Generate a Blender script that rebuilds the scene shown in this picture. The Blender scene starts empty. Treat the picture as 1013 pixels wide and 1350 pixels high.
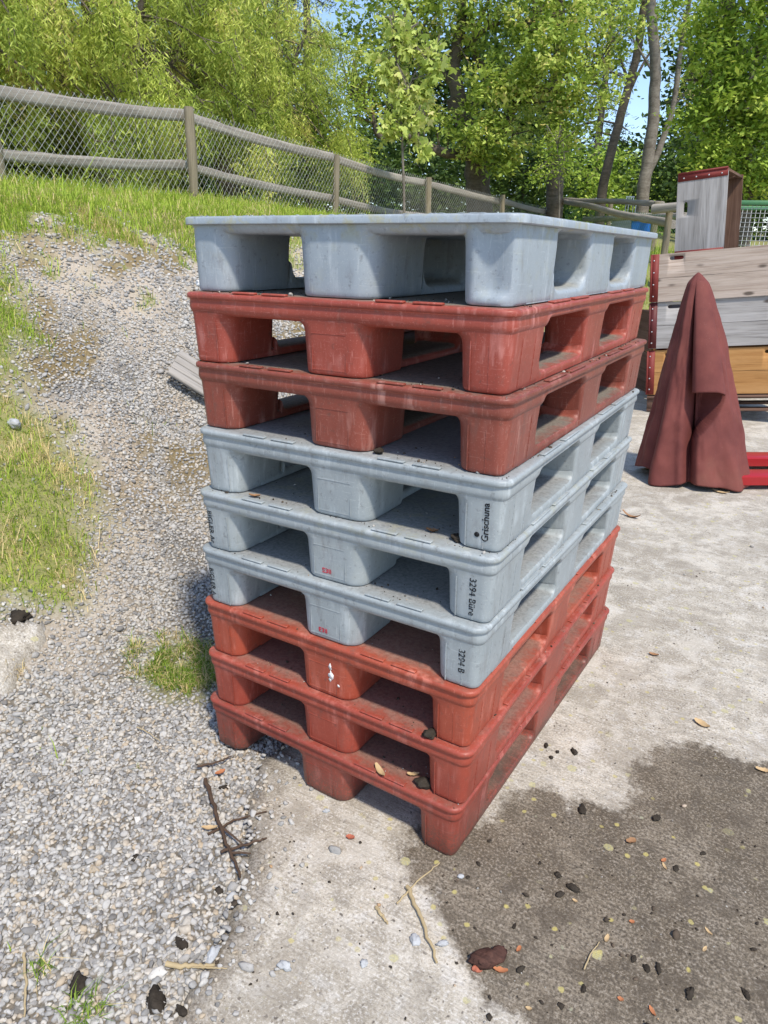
import bpy, math, random
import numpy as np
from mathutils import Vector, Matrix

random.seed(7)
SC = bpy.context.scene
COL = SC.collection
rng = np.random.default_rng(11)

# ------------------------------------------------------------------ camera
F_PX, IW, IH = 931.87, 1013.0, 1350.0
CAM = np.array([0.4815, -1.2321, 1.3760])
EUL = [math.radians(a) for a in (69.7684, -0.8926, 31.1341)]
def _rot(rx, ry, rz):
    cx, sx, cy, sy, cz, sz = math.cos(rx), math.sin(rx), math.cos(ry), math.sin(ry), math.cos(rz), math.sin(rz)
    Rx = np.array([[1, 0, 0], [0, cx, -sx], [0, sx, cx]])
    Ry = np.array([[cy, 0, sy], [0, 1, 0], [-sy, 0, cy]])
    Rz = np.array([[cz, -sz, 0], [sz, cz, 0], [0, 0, 1]])
    return Rz @ Ry @ Rx
RM = _rot(*EUL)
FW = np.array([-math.sin(EUL[2]), math.cos(EUL[2])])
RT = np.array([math.cos(EUL[2]), math.sin(EUL[2])])
def ray(x, y):
    return RM @ np.array([(x - IW / 2) / F_PX, (IH / 2 - y) / F_PX, -1.0])
def at(x, y, v):                     # a point seen at photo pixel x, y whose distance ahead is v metres
    d = ray(x, y)
    return CAM + d * (v / (d[0] * FW[0] + d[1] * FW[1]))
def on_z(x, y, z=0.0):
    d = ray(x, y)
    return CAM + d * ((z - CAM[2]) / d[2])
def uv2w(u, v):
    return CAM[0] + u * RT[0] + v * FW[0], CAM[1] + u * RT[1] + v * FW[1]
def w2uv(x, y):
    return (x - CAM[0]) * RT[0] + (y - CAM[1]) * RT[1], (x - CAM[0]) * FW[0] + (y - CAM[1]) * FW[1]

cam = bpy.data.objects.new('camera', bpy.data.cameras.new('camera'))
COL.objects.link(cam)
cam.location = CAM
cam.rotation_euler = EUL
cam.data.sensor_fit = 'VERTICAL'
cam.data.sensor_height = 24.0
cam.data.lens = F_PX / IH * 24.0
cam.data.clip_start = 0.02
cam.data.clip_end = 1000
SC.camera = cam

# ------------------------------------------------------------------ light
SUN_EL, SUN_AZ = math.radians(57), math.radians(-35)      # azimuth counted from +X
sd = Vector((math.cos(SUN_AZ) * math.cos(SUN_EL), math.sin(SUN_AZ) * math.cos(SUN_EL), math.sin(SUN_EL)))
sun = bpy.data.objects.new('sun', bpy.data.lights.new('sun', 'SUN'))
COL.objects.link(sun)
sun.data.energy = 2.7
sun.data.angle = math.radians(4.0)
sun.data.color = (1.0, 0.92, 0.80)
sun.rotation_euler = sd.to_track_quat('Z', 'Y').to_euler()
W = bpy.data.worlds.new('World')
SC.world = W
W.use_nodes = True
wn = W.node_tree
bg = wn.nodes['Background']
sky = wn.nodes.new('ShaderNodeTexSky')
sky.sky_type = 'NISHITA'
sky.sun_disc = False
sky.sun_elevation = SUN_EL
sky.sun_rotation = math.pi / 2 - SUN_AZ
sky.altitude = 700
sky.air_density = 1.0
sky.dust_density = 0.7
sky.ozone_density = 1.6
wn.links.new(sky.outputs[0], bg.inputs[0])
bg.inputs[1].default_value = 0.14
SC.view_settings.view_transform = 'Standard'
SC.view_settings.look = 'None'
SC.view_settings.gamma = 1.0
SC.view_settings.exposure = 0.76
SC.cycles.max_bounces = 8

# ------------------------------------------------------------------ helpers
def tag(o, label=None, cat=None, group=None, kind=None):
    if label: o['label'] = label
    if cat: o['category'] = cat
    if group: o['group'] = group
    if kind: o['kind'] = kind
    return o
def empty(name, loc=(0, 0, 0), rz=0.0):
    o = bpy.data.objects.new(name, None)
    COL.objects.link(o)
    o.location = loc
    o.rotation_euler = (0, 0, rz)
    o.empty_display_size = 0.1
    return o
def mesh(name, V, F, smooth=False, attrs=None, sharp=None):
    me = bpy.data.meshes.new(name)
    V = np.asarray(V, np.float32)
    Fl = [np.asarray(f, np.int32) for f in F] if isinstance(F, list) else [r for r in [np.asarray(F, np.int32)]]
    if isinstance(F, list):
        tot = np.array([len(f) for f in Fl], np.int32)
        idx = np.concatenate(Fl) if len(Fl) else np.zeros(0, np.int32)
    else:
        n, k = Fl[0].shape
        tot = np.full(n, k, np.int32)
        idx = Fl[0].ravel()
    me.vertices.add(len(V)); me.vertices.foreach_set('co', V.ravel())
    me.loops.add(len(idx)); me.loops.foreach_set('vertex_index', idx)
    me.polygons.add(len(tot))
    st = np.zeros(len(tot), np.int32); st[1:] = np.cumsum(tot)[:-1]
    me.polygons.foreach_set('loop_start', st)
    me.update(calc_edges=True)
    me.validate()
    if smooth:
        me.polygons.foreach_set('use_smooth', np.ones(len(me.polygons), bool))
        if sharp: me.set_sharp_from_angle(angle=math.radians(sharp))
    for k, a in (attrs or {}).items():
        at_ = me.attributes.new(k, 'FLOAT', 'POINT')
        at_.data.foreach_set('value', np.asarray(a, np.float32))
    return me
def link(name, me, mat=None, parent=None, mw=None):
    o = bpy.data.objects.new(name, me)
    COL.objects.link(o)
    if mat is not None and len(me.materials) == 0: me.materials.append(mat)
    if parent is not None: o.parent = parent
    if mw is not None: o.matrix_local = mw
    return o
class MB:                              # collects several shapes into one mesh
    def __init__(s): s.V, s.F, s.n = [], [], 0
    def add(s, V, F):
        V = np.asarray(V, float)
        s.V.append(V); s.F += [[i + s.n for i in f] for f in F]; s.n += len(V)
        return s
    def box(s, c, d, bev=0.0, M=None):
        hx, hy, hz = d[0] / 2, d[1] / 2, d[2] / 2
        if bev <= 0:
            V = [(x, y, z) for x in (-hx, hx) for y in (-hy, hy) for z in (-hz, hz)]
            F = [(0, 1, 3, 2), (4, 6, 7, 5), (0, 4, 5, 1), (2, 3, 7, 6), (0, 2, 6, 4), (1, 5, 7, 3)]
        else:
            V, F = loft([(rrect(hx - bev, hy - bev, 0, 1), -hz), (rrect(hx, hy, bev * .6, 2), -hz + bev),
                         (rrect(hx, hy, bev * .6, 2), hz - bev), (rrect(hx - bev, hy - bev, 0, 1), hz)])
        V = np.asarray(V, float)
        if M is not None: V = V @ np.asarray(M).T
        return s.add(V + np.asarray(c, float), F)
    def tube(s, pts, rad, n=8, cap=True):
        V, F = tube(pts, rad, n, cap)
        return s.add(V, F)
    def me(s, name, smooth=False, sharp=35):
        return mesh(name, np.concatenate(s.V), s.F, smooth, None, sharp)
    def build(s, name, mat, parent=None, smooth=False, sharp=35, mw=None):
        return link(name, s.me(name, smooth, sharp), mat, parent, mw)
def rrect(hx, hy, r, n=6, cx=0, cy=0):   # rounded rectangle ring, counter-clockwise, 4*n points
    pts = []
    rs = r if isinstance(r, (list, tuple)) else (r,) * 4
    for k, (sx, sy) in enumerate(((1, -1), (1, 1), (-1, 1), (-1, -1))):
        r = rs[k]
        a0 = -math.pi / 2 + k * math.pi / 2
        for i in range(n):
            a = a0 + (math.pi / 2) * (i / (n - 1) if n > 1 else .5)
            if n == 1:
                pts.append((cx + sx * hx, cy + sy * hy))
            else:
                pts.append((cx + sx * (hx - r) + r * math.cos(a), cy + sy * (hy - r) + r * math.sin(a)))
    return pts
def loft(rings, cap=True):
    # rings: list of (2-D ring, z); rings with a different count are resampled by index
    n = max(len(r) for r, z in rings)
    V, F = [], []
    for r, z in rings:
        k = n // len(r)
        for p in r:
            for _ in range(k): V.append((p[0], p[1], z))
    for a in range(len(rings) - 1):
        for i in range(n):
            j = (i + 1) % n
            F.append((a * n + i, a * n + j, (a + 1) * n + j, (a + 1) * n + i))
    if cap:
        F.append(tuple(range(n - 1, -1, -1)))
        F.append(tuple(range((len(rings) - 1) * n, len(rings) * n)))
    return np.array(V), F
def tube(pts, rad, n=8, cap=True):
    P = np.asarray(pts, float)
    R = np.broadcast_to(np.asarray(rad, float), (len(P),))
    T = np.gradient(P, axis=0)
    T /= np.linalg.norm(T, axis=1)[:, None] + 1e-9
    ref = np.array([0, 0, 1.0]) if abs(T[0][2]) < .9 else np.array([1.0, 0, 0])
    V, F = [], []
    for i in range(len(P)):
        a = np.cross(T[i], ref); a /= np.linalg.norm(a) + 1e-9
        b = np.cross(T[i], a)
        for k in range(n):
            t = 2 * math.pi * k / n
            V.append(P[i] + R[i] * (math.cos(t) * a + math.sin(t) * b))
    for i in range(len(P) - 1):
        for k in range(n):
            j = (k + 1) % n
            F.append((i * n + k, i * n + j, (i + 1) * n + j, (i + 1) * n + k))
    if cap:
        F.append(tuple(range(n - 1, -1, -1)))
        F.append(tuple(range((len(P) - 1) * n, len(P) * n)))
    return np.array(V), F
_tab = np.random.default_rng(5).random((256, 256))
def vnoise(x, y, s=1.0, o=0):
    x = np.asarray(x) * s + o * 17.3; y = np.asarray(y) * s + o * 9.1
    xi = np.floor(x).astype(int); yi = np.floor(y).astype(int)
    fx = x - xi; fy = y - yi
    fx = fx * fx * (3 - 2 * fx); fy = fy * fy * (3 - 2 * fy)
    g = lambda i, j: _tab[i & 255, j & 255]
    return (g(xi, yi) * (1 - fx) + g(xi + 1, yi) * fx) * (1 - fy) + (g(xi, yi + 1) * (1 - fx) + g(xi + 1, yi + 1) * fx) * fy
def fbm(x, y, s=1.0, o=0, n=4):
    a, t, w = 0, 0, 1.0
    for k in range(n):
        a = a + w * vnoise(x, y, s * 2 ** k, o + k * 3); t += w; w *= .5
    return a / t
def sstep(a, b, x):
    t = np.clip((np.asarray(x, float) - a) / (b - a), 0, 1)
    return t * t * (3 - 2 * t)
def sdist(poly, x, y):                  # signed distance to a polygon, positive inside
    poly = np.asarray(poly, float)
    x = np.asarray(x, float).ravel(); y = np.asarray(y, float).ravel()
    d = np.full(len(x), 1e9); ins = np.zeros(len(x), bool)
    q = np.roll(poly, -1, axis=0)
    for (ax, ay), (bx, by) in zip(poly, q):
        ex, ey = bx - ax, by - ay
        t = np.clip(((x - ax) * ex + (y - ay) * ey) / (ex * ex + ey * ey + 1e-12), 0, 1)
        d = np.minimum(d, np.hypot(x - ax - t * ex, y - ay - t * ey))
        c = ((ay > y) != (by > y)) & (x < ex * (y - ay) / (ey if abs(ey) > 1e-12 else 1e-12) + ax)
        ins ^= c
    return np.where(ins, d, -d)

# ------------------------------------------------------------------ material helpers
def lin(r, g, b):
    f = lambda c: (c / 255 / 12.92) if c <= 10 else ((c / 255 + .055) / 1.055) ** 2.4
    return (f(r), f(g), f(b))
class NT:
    def __init__(s, name, rough=.8, spec=.3):
        s.m = bpy.data.materials.new(name)
        s.m.use_nodes = True
        s.t = s.m.node_tree
        s.b = s.t.nodes['Principled BSDF']
        s.out = s.t.nodes['Material Output']
        s.b.inputs['Roughness'].default_value = rough
        s.b.inputs['Specular IOR Level'].default_value = spec
    def n(s, t, **k):
        nd = s.t.nodes.new(t)
        for a, v in k.items(): setattr(nd, a, v)
        return nd
    def put(s, sock, v):
        if hasattr(v, 'is_output'): s.t.links.new(v, sock)
        elif isinstance(v, (tuple, list)):
            sock.default_value = tuple(v) + (1.0,) if len(v) == 3 and sock.type == 'RGBA' else tuple(v)
        else: sock.default_value = v
    def coord(s, kind='Object'): return s.n('ShaderNodeTexCoord').outputs[kind]
    def pos(s): return s.n('ShaderNodeNewGeometry').outputs['Position']
    def nrm(s): return s.n('ShaderNodeNewGeometry').outputs['Normal']
    def attr(s, name): return s.n('ShaderNodeAttribute', attribute_name=name).outputs['Fac']
    def mp(s, vec, scale=(1, 1, 1), loc=(0, 0, 0), rot=(0, 0, 0)):
        m = s.n('ShaderNodeMapping'); s.put(m.inputs[0], vec); s.put(m.inputs[1], loc); s.put(m.inputs[2], rot); s.put(m.inputs[3], scale)
        return m.outputs[0]
    def noise(s, vec, scale, detail=3, rough=.55, dist=0.0, out=0):
        m = s.n('ShaderNodeTexNoise'); s.put(m.inputs['Vector'], vec)
        m.inputs['Scale'].default_value = scale; m.inputs['Detail'].default_value = detail
        m.inputs['Roughness'].default_value = rough; m.inputs['Distortion'].default_value = dist
        return m.outputs[out]
    def vor(s, vec, scale, rnd=1.0, feature='F1'):
        m = s.n('ShaderNodeTexVoronoi', feature=feature); s.put(m.inputs['Vector'], vec)
        m.inputs['Scale'].default_value = scale; m.inputs['Randomness'].default_value = rnd
        return m.outputs
    def math(s, op, a, b=0.0, clamp=False):
        m = s.n('ShaderNodeMath', operation=op, use_clamp=clamp); s.put(m.inputs[0], a); s.put(m.inputs[1], b)
        return m.outputs[0]
    def ss(s, x, a, b):                 # smooth step a..b
        m = s.n('ShaderNodeMapRange', interpolation_type='SMOOTHSTEP'); s.put(m.inputs[0], x)
        m.inputs[1].default_value = a; m.inputs[2].default_value = b
        return m.outputs[0]
    def mix(s, f, a, b, mode='MIX'):
        m = s.n('ShaderNodeMix', data_type='RGBA', blend_type=mode)
        s.put(m.inputs[0], f); s.put(m.inputs[6], a); s.put(m.inputs[7], b)
        return m.outputs[2]
    def ramp(s, f, stops):
        m = s.n('ShaderNodeValToRGB'); s.put(m.inputs[0], f)
        e = m.color_ramp.elements
        while len(e) < len(stops): e.new(.5)
        for k, (p, c) in enumerate(stops): e[k].position = p; e[k].color = tuple(c) + (1,)
        return m.outputs[0]
    def sep(s, vec):
        m = s.n('ShaderNodeSeparateXYZ'); s.put(m.inputs[0], vec); return m.outputs
    def vadd(s, a, b):
        m = s.n('ShaderNodeVectorMath', operation='ADD'); s.put(m.inputs[0], a); s.put(m.inputs[1], b); return m.outputs[0]
    def bump(s, h, strength=.3, dist=.01):
        m = s.n('ShaderNodeBump'); s.put(m.inputs['Height'], h)
        m.inputs['Strength'].default_value = strength; m.inputs['Distance'].default_value = dist
        s.t.links.new(m.outputs[0], s.b.inputs['Normal'])
    def base(s, c): s.put(s.b.inputs['Base Color'], c)
    def rough(s, c): s.put(s.b.inputs['Roughness'], c)
    def rnd(s): return s.n('ShaderNodeObjectInfo').outputs['Random']
    def oloc(s): return s.n('ShaderNodeObjectInfo').outputs['Location']

def plastic(name, c1, c2, dust, bloom, dust_amt=1.0, dirt=0.0, scratch=.5, lichen=0.0):
    m = NT(name, .5, .4)
    co = m.coord(); p = m.pos()
    v = m.vadd(co, m.oloc())
    col = m.mix(m.ss(m.noise(v, 5, 4, .6), .3, .72), c1, c2)
    # pale weathering streaks that run down the faces
    st = m.noise(m.mp(v, (42, 42, 5)), 1.0, 4, .6)
    big = m.ss(m.noise(v, 9, 3, .6), .42, .7)
    f = m.math('MULTIPLY', m.ss(st, .48, .68), big)
    col = m.mix(m.math('MULTIPLY', f, scratch), col, bloom)
    # fine scratches and scuffs along the edges
    sc = m.noise(m.mp(v, (18, 18, 190), rot=(.25, .1, 0)), 1.0, 3, .65)
    sp = m.noise(v, 260, 2, .7)
    sc2 = m.noise(m.mp(v, (150, 150, 14), rot=(.35, .3, .2)), 1.0, 3, .65)
    col = m.mix(m.math('MULTIPLY', m.ss(sc, .62, .70), .40 * scratch), col, bloom)
    col = m.mix(m.math('MULTIPLY', m.ss(sc2, .60, .68), .45 * scratch), col, bloom)
    col = m.mix(m.math('MULTIPLY', m.ss(sp, .58, .70), .38 * scratch), col, bloom)
    dk = m.noise(v, 70, 3, .7)
    col = m.mix(m.math('MULTIPLY', m.ss(dk, .56, .74), .38), col, (.075, .062, .052))
    gr = m.noise(m.mp(v, (30, 30, 8)), 1.0, 4, .7)
    col = m.mix(m.math('MULTIPLY', m.ss(gr, .54, .72), .28), col, (.11, .085, .07))
    # dust and grit lying on the upward faces
    nz = m.sep(m.nrm())[2]
    ox, oy, oz = m.sep(co)[0:3]
    ex = m.math('SUBTRACT', .4, m.math('ABSOLUTE', ox)); ey = m.math('SUBTRACT', .6, m.math('ABSOLUTE', oy))
    rim = m.math('MINIMUM', ex, ey)
    rimn = m.math('ADD', rim, m.math('MULTIPLY', m.math('SUBTRACT', m.noise(v, 22, 4, .65), .5), .09))
    up = m.ss(nz, .75, .95)
    dn = m.noise(v, 120, 4, .7)
    dcol = m.mix(m.ss(dn, .35, .7), dust, tuple(a * .55 for a in dust))
    d = m.math('MULTIPLY', m.math('MULTIPLY', up, m.ss(rimn, .002, .055)), dust_amt)
    col = m.mix(d, col, dcol)
    d2 = m.math('MULTIPLY', up, m.ss(m.noise(v, 55, 4, .7), .45, .7))
    col = m.mix(m.math('MULTIPLY', d2, .45 * dust_amt), col, dcol)
    if lichen > 0:
        rimz = m.ss(oz, .10, .15)
        lf = m.math('MULTIPLY', m.ss(m.noise(v, 26, 5, .7), .50, .66), m.math('ADD', .25, rimz))
        col = m.mix(m.math('MULTIPLY', lf, lichen), col, m.mix(m.noise(v, 140, 3), (.20, .20, .10), (.50, .47, .28)))
    if dirt > 0:                      # splashed soil on the feet that stand on the ground
        z = m.sep(p)[2]
        g = m.math('ADD', z, m.math('MULTIPLY', m.math('SUBTRACT', m.noise(v, 14, 4, .6), .5), .10))
        low = m.math('SUBTRACT', 1.0, m.ss(g, .01, .13))
        fl = m.ss(m.noise(v, 170, 3, .75), .38, .56)
        col = m.mix(m.math('MULTIPLY', m.math('MULTIPLY', low, fl), dirt), col, (.085, .065, .05))
        vl = m.math('SUBTRACT', 1.0, m.ss(g, .0, .035))
        col = m.mix(m.math('MULTIPLY', vl, .8 * dirt), col, (.035, .026, .02))
    m.base(col)
    m.rough(m.mix(m.math('MAXIMUM', d, m.math('MULTIPLY', f, .6)), (.46,) * 3, (.9,) * 3))
    m.bump(m.math('ADD', m.math('MULTIPLY', m.noise(v, 60, 3), .6), m.math('MULTIPLY', m.noise(v, 420, 2), .4)), .10, .004)
    return m.m
DUST = (.22, .19, .155)
GREYDUST = (.27, .27, .265)
RED_A = plastic('red_plastic_faded', lin(158, 74, 60), lin(140, 64, 52), DUST, lin(205, 140, 130), 1.0, 0, .7)
RED_B = plastic('red_plastic_dull', lin(136, 70, 57), lin(118, 60, 48), DUST, lin(180, 130, 118), 1.0, 0, .8)
RED_C = plastic('red_plastic_orange', lin(164, 78, 57), lin(148, 66, 49), (.26, .19, .15), lin(218, 140, 122), .65, 0, .5)
RED_D = plastic('red_plastic', lin(156, 72, 56), lin(140, 62, 49), (.25, .18, .145), lin(205, 130, 116), .65, 0, .55)
RED_E = plastic('red_plastic_soiled', lin(150, 70, 56), lin(134, 60, 49), (.22, .17, .13), lin(200, 130, 118), .7, .6, .5)
GREY_A = plastic('grey_plastic', lin(154, 161, 163), lin(143, 151, 154), GREYDUST, lin(205, 212, 214), .8, 0, .5)
GREY_B = plastic('grey_plastic_pale', lin(157, 164, 166), lin(147, 155, 158), GREYDUST, lin(205, 210, 212), .8, 0, .45, .22)
GREY_TOP = plastic('grey_plastic_bleached', lin(156, 165, 172), lin(146, 156, 164), (.36, .36, .33), lin(205, 212, 214), .8, 0, .5, .55)

def simple(name, c, rough=.8, spec=.3, var=.25, scale=30, bumpy=.15, metal=0):
    m = NT(name, rough, spec)
    v = m.vadd(m.coord(), m.oloc())
    n = m.noise(v, scale, 4, .65)
    m.base(m.mix(n, tuple(a * (1 - var) for a in c), tuple(min(1, a * (1 + var)) for a in c)))
    m.b.inputs['Metallic'].default_value = metal
    if bumpy: m.bump(m.noise(v, scale * 3, 3, .6), bumpy, .005)
    return m.m
def wood(name, c1, c2, c3, grain=1.0, knots=True, rough=.85):     # grain along local X
    m = NT(name, rough, .2)
    co = m.coord(); v = m.vadd(co, m.oloc())
    a = m.noise(m.mp(v, (1.2, 26 * grain, 26 * grain)), 1.0, 5, .65, .6)
    b = m.noise(m.mp(v, (4, 140 * grain, 140 * grain)), 1.0, 3, .6)
    big = m.noise(m.mp(v, (1.5, 5, 5)), 1.0, 3, .6)
    col = m.ramp(a, [(.25, c1), (.5, c2), (.78, c3)])
    col = m.mix(m.math('MULTIPLY', m.ss(b, .5, .75), .5), col, tuple(x * .35 for x in c1))
    col = m.mix(m.math('MULTIPLY', m.ss(big, .5, .75), .45), col, c3)
    r = m.math('ADD', .8, m.math('MULTIPLY', m.rnd(), .4))
    col = m.mix(1.0, col, m.n('ShaderNodeCombineColor').outputs[0], 'MIX') if False else m.mix(m.math('MULTIPLY', m.rnd(), .3), col, c1)
    if knots:
        k = m.vor(m.mp(v, (2.6, 7, 7)), 1.0)
        col = m.mix(m.math('MULTIPLY', m.math('SUBTRACT', 1.0, m.ss(k[0], .06, .15)), .8), col, (.045, .03, .022))
    m.base(col)
    m.bump(m.math('ADD', a, m.math('MULTIPLY', b, .5)), .35, .004)
    return m.m
WOOD_GREY = wood('weathered_grey_wood', lin(120, 116, 112), lin(168, 164, 160), lin(196, 192, 190))
WOOD_BROWN = wood('weathered_brown_wood', lin(138, 118, 104), lin(180, 164, 150), lin(198, 184, 172))
WOOD_NEW = wood('new_yellow_wood', lin(150, 104, 60), lin(182, 136, 84), lin(198, 154, 104), .8)
WOOD_DARK = wood('dark_inner_wood', lin(82, 60, 50), lin(112, 86, 72), lin(132, 106, 92))
WOOD_FENCE = wood('silvered_fence_wood', lin(112, 106, 98), lin(158, 150, 140), lin(190, 182, 170), 1.0, False)
WOOD_POST = wood('post_wood', lin(104, 96, 80), lin(138, 128, 108), lin(164, 154, 134), 1.0, False)
WOOD_PLANK = wood('bleached_plank', lin(130, 124, 116), lin(158, 152, 144), lin(176, 170, 162), 1.0, False)
RED_STEEL = simple('red_painted_steel', lin(122, 50, 45), .6, .3, .25, 14, .1)
RED_STEEL_DARK = simple('dark_red_steel', lin(92, 38, 38), .6, .4, .15, 14, .05)
RED_TRUCK = simple('red_gloss_paint', lin(158, 32, 36), .3, .5, .08, 10, 0)
ZINC = simple('zinc_steel', (.55, .56, .57), .4, .5, .1, 30, 0, .6)
WIRE = simple('galvanised_wire', (.55, .56, .55), .5, .4, .15, 5, 0, .2)
GREEN_PAINT = simple('green_painted_steel', lin(70, 120, 78), .5, .4, .15, 20, .05)
BLACK_RUBBER = simple('black_rubber', (.02, .02, .02), .7, .3)
def ink(name, c, wear):
    m = NT(name, .6, .2); m.base(c)
    v = m.vadd(m.coord(), m.oloc())
    tr_ = m.n('ShaderNodeBsdfTransparent'); mx = m.n('ShaderNodeMixShader')
    m.put(mx.inputs[0], m.math('MULTIPLY', m.ss(m.noise(v, 130, 4, .7), .50, .60), wear))
    m.t.links.new(m.b.outputs[0], mx.inputs[1]); m.t.links.new(tr_.outputs[0], mx.inputs[2]); m.t.links.new(mx.outputs[0], m.out.inputs[0])
    return m.m
BLACK_INK = ink('black_ink', (.014, .014, .016), .8)
RED_INK = ink('red_ink', lin(190, 44, 60), .85)
STEEL_DARK = simple('dark_steel', (.06, .06, .065), .5, .5, .2, 20, .05)
BLUE_SHEET = simple('blue_sheet', lin(30, 100, 190), .5, .3, .15, 6, .1)
WHITE_PLASTIC = simple('white_plastic', (.75, .75, .75), .5, .4, .05, 10, 0)
SOIL = simple('dark_soil', (.046, .038, .030), .95, .1, .5, 60, .6)
BARK_CHIP = wood('bark_chunk', (.03, .016, .013), (.075, .036, .028), (.15, .075, .055), 3.0, False)
STRAW = simple('straw', (.42, .33, .19), .8, .2, .25, 30, .1)
TWIG = simple('twig_bark', (.085, .055, .038), .9, .2, .35, 40, .4)
LEAF_BROWN = simple('brown_leaf', (.30, .17, .09), .85, .2, .35, 40, .2)
LEAF_ORANGE = simple('orange_leaf', (.42, .17, .08), .85, .2, .3, 40, .2)
CHIP_PALE = simple('pale_wood_chip', (.50, .36, .20), .85, .2, .25, 40, .2)
PEBBLE = simple('pebble_stone', (.42, .43, .44), .85, .2, .3, 60, .2)
BRICKBIT = simple('brick_bit', (.40, .13, .08), .9, .2, .25, 60, .3)
BARK = wood('tree_bark', (.06, .048, .038), (.14, .115, .09), (.24, .20, .165), .6, False)
BARK_PALE = wood('pale_bark', (.09, .075, .06), (.20, .175, .145), (.32, .29, .25), .6, False)

def leafmat(name, stops, trans=.36):
    m = NT(name, .55, .25)
    c = m.ramp(m.attr('tint'), stops)
    c = m.mix(1.0, c, (1.14, 1.12, 1.05), 'MULTIPLY')
    d = m.n('ShaderNodeBsdfTranslucent'); m.put(d.inputs[0], m.mix(.5, c, (.55, .75, .12), 'MULTIPLY') if False else c)
    m.base(c)
    mx = m.n('ShaderNodeMixShader'); mx.inputs[0].default_value = trans
    m.t.links.new(m.b.outputs[0], mx.inputs[1]); m.t.links.new(d.outputs[0], mx.inputs[2])
    m.t.links.new(mx.outputs[0], m.out.inputs[0])
    return m.m
LEAF_WILLOW = leafmat('willow_leaves', [(0, (.15, .22, .035)), (.5, (.46, .55, .11)), (.85, (.66, .70, .20)), (1, (.58, .48, .20))])
LEAF_PEAR = leafmat('broad_leaves', [(0, (.13, .21, .035)), (.5, (.38, .49, .10)), (.85, (.60, .65, .20)), (1, (.62, .52, .20))])
LEAF_MAPLE = leafmat('maple_leaves', [(0, (.36, .46, .11)), (.6, (.52, .60, .18)), (1, (.60, .58, .26))])
LEAF_FRESH = leafmat('fresh_leaves', [(0, (.13, .22, .03)), (.5, (.33, .46, .075)), (1, (.58, .65, .15))])
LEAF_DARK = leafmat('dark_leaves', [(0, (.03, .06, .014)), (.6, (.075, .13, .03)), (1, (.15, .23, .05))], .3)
LEAF_NEEDLE = leafmat('needle_leaves', [(0, (.014, .034, .018)), (1, (.045, .075, .032))], .15)
GRASS = leafmat('grass_blades', [(0, (.14, .24, .03)), (.45, (.34, .47, .065)), (.70, (.48, .54, .11)), (.80, (.62, .52, .26)), (1, (.74, .60, .36))], .4)

# ------------------------------------------------------------------ ground
def H(x, y):
    x = np.asarray(x, float); y = np.asarray(y, float)
    u, v = w2uv(x, y)
    s = .877 * u - .48 * v
    wob = (fbm(x, y, .9, 2, 3) - .5)
    t = np.clip((-s + wob * .5 - 1.75) / 2.9, 0, 1)
    h = 1.66 * (t * t * (3 - 2 * t) * .35 + t * .65) + .30 * sstep(4.5, 7.2, -s)
    h = h + .10 * wob * sstep(1.7, 2.6, -s) * 1.3
    h = h + .05 * (fbm(x, y, 3.5, 5, 3) - .5) * sstep(1.7, 2.4, -s)
    h2 = 1.42 * sstep(9.5, 13.0, v) * sstep(1.0, 2.4, u)
    h = np.maximum(h, h2)
    far = sstep(24, 70, v) * 2.0
    h = h + far
    rough = sstep(1.2, 1.9, -s)
    return h + .012 * (fbm(x, y, 9, 7, 3) - .5) * (1 - rough) - .016
def gz(x, y): return float(H(np.array([x]), np.array([y]))[0])
def on_ground(px, py):                   # where the sight line through a photo pixel meets the terrain
    d = ray(px, py)
    t = np.linspace(.5, 40, 16000)
    P = CAM[None] + d[None] * t[:, None]
    k = np.argmax(P[:, 2] < H(P[:, 0], P[:, 1]))
    return P[k]
def gpoly(pts): return np.array([on_ground(a, b)[:2] for a, b in pts])
YARD = np.array([on_z(a, b)[:2] for a, b in [(205, 1420), (228, 1345), (255, 1300), (285, 1235), (296, 1195), (310, 1140), (322, 1085), (338, 1030), (330, 1000)]]
                + [(-.62, .25), (-.72, .7), (-.78, 1.2), (-.95, 1.9), (-1.25, 2.9), (-1.7, 4.2), (-2.3, 6.0), (-2.6, 7.6), (-2.3, 8.6), (1.0, 9.6), (6, 8.5), (9, 4), (9, -6), (1.5, -6), (-.2, -3.5), (-.35, -1.6)])
def dense(poly, step=.05, amp=.02, seed=3):
    r = np.random.default_rng(seed); out = []
    for a, b in zip(poly, np.roll(poly, -1, axis=0)):
        n = max(1, int(np.hypot(*(b - a)) / step))
        for k in range(n): out.append(a + (b - a) * k / n)
    out = np.array(out)
    out[:, 0] += amp * 2 * (fbm(out[:, 0], out[:, 1], 12, seed) - .5)
    out[:, 1] += amp * 2 * (fbm(out[:, 0], out[:, 1], 12, seed + 40) - .5)
    return out
YARD_D = dense(YARD, .06, .035)
WET = np.array([on_z(a, b)[:2] for a, b in [(560, 1085), (600, 1075), (640, 1090), (662, 1060), (690, 1037), (715, 1035), (742, 1045), (752, 1064), (776, 1054), (800, 1068), (833, 1070),
       (830, 1045), (838, 1004), (868, 985), (910, 979), (950, 988), (985, 1004), (1020, 1010), (1120, 1000), (1300, 1200), (1200, 1500), (760, 1400), (700, 1352), (650, 1322), (612, 1275), (590, 1232), (570, 1195), (545, 1160), (528, 1128)]])
LAWN = gpoly([(-60, 470), (0, 480), (40, 540), (95, 560), (105, 610), (140, 680), (125, 740), (110, 800), (50, 815), (0, 815), (-80, 830)])
LAWN2 = gpoly([(-60, 300), (0, 330), (34, 380), (38, 450), (44, 500), (0, 520), (-60, 520)])
TUFT = gpoly([(205, 850), (235, 838), (275, 860), (285, 905), (270, 930), (215, 925), (190, 900)])
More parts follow.
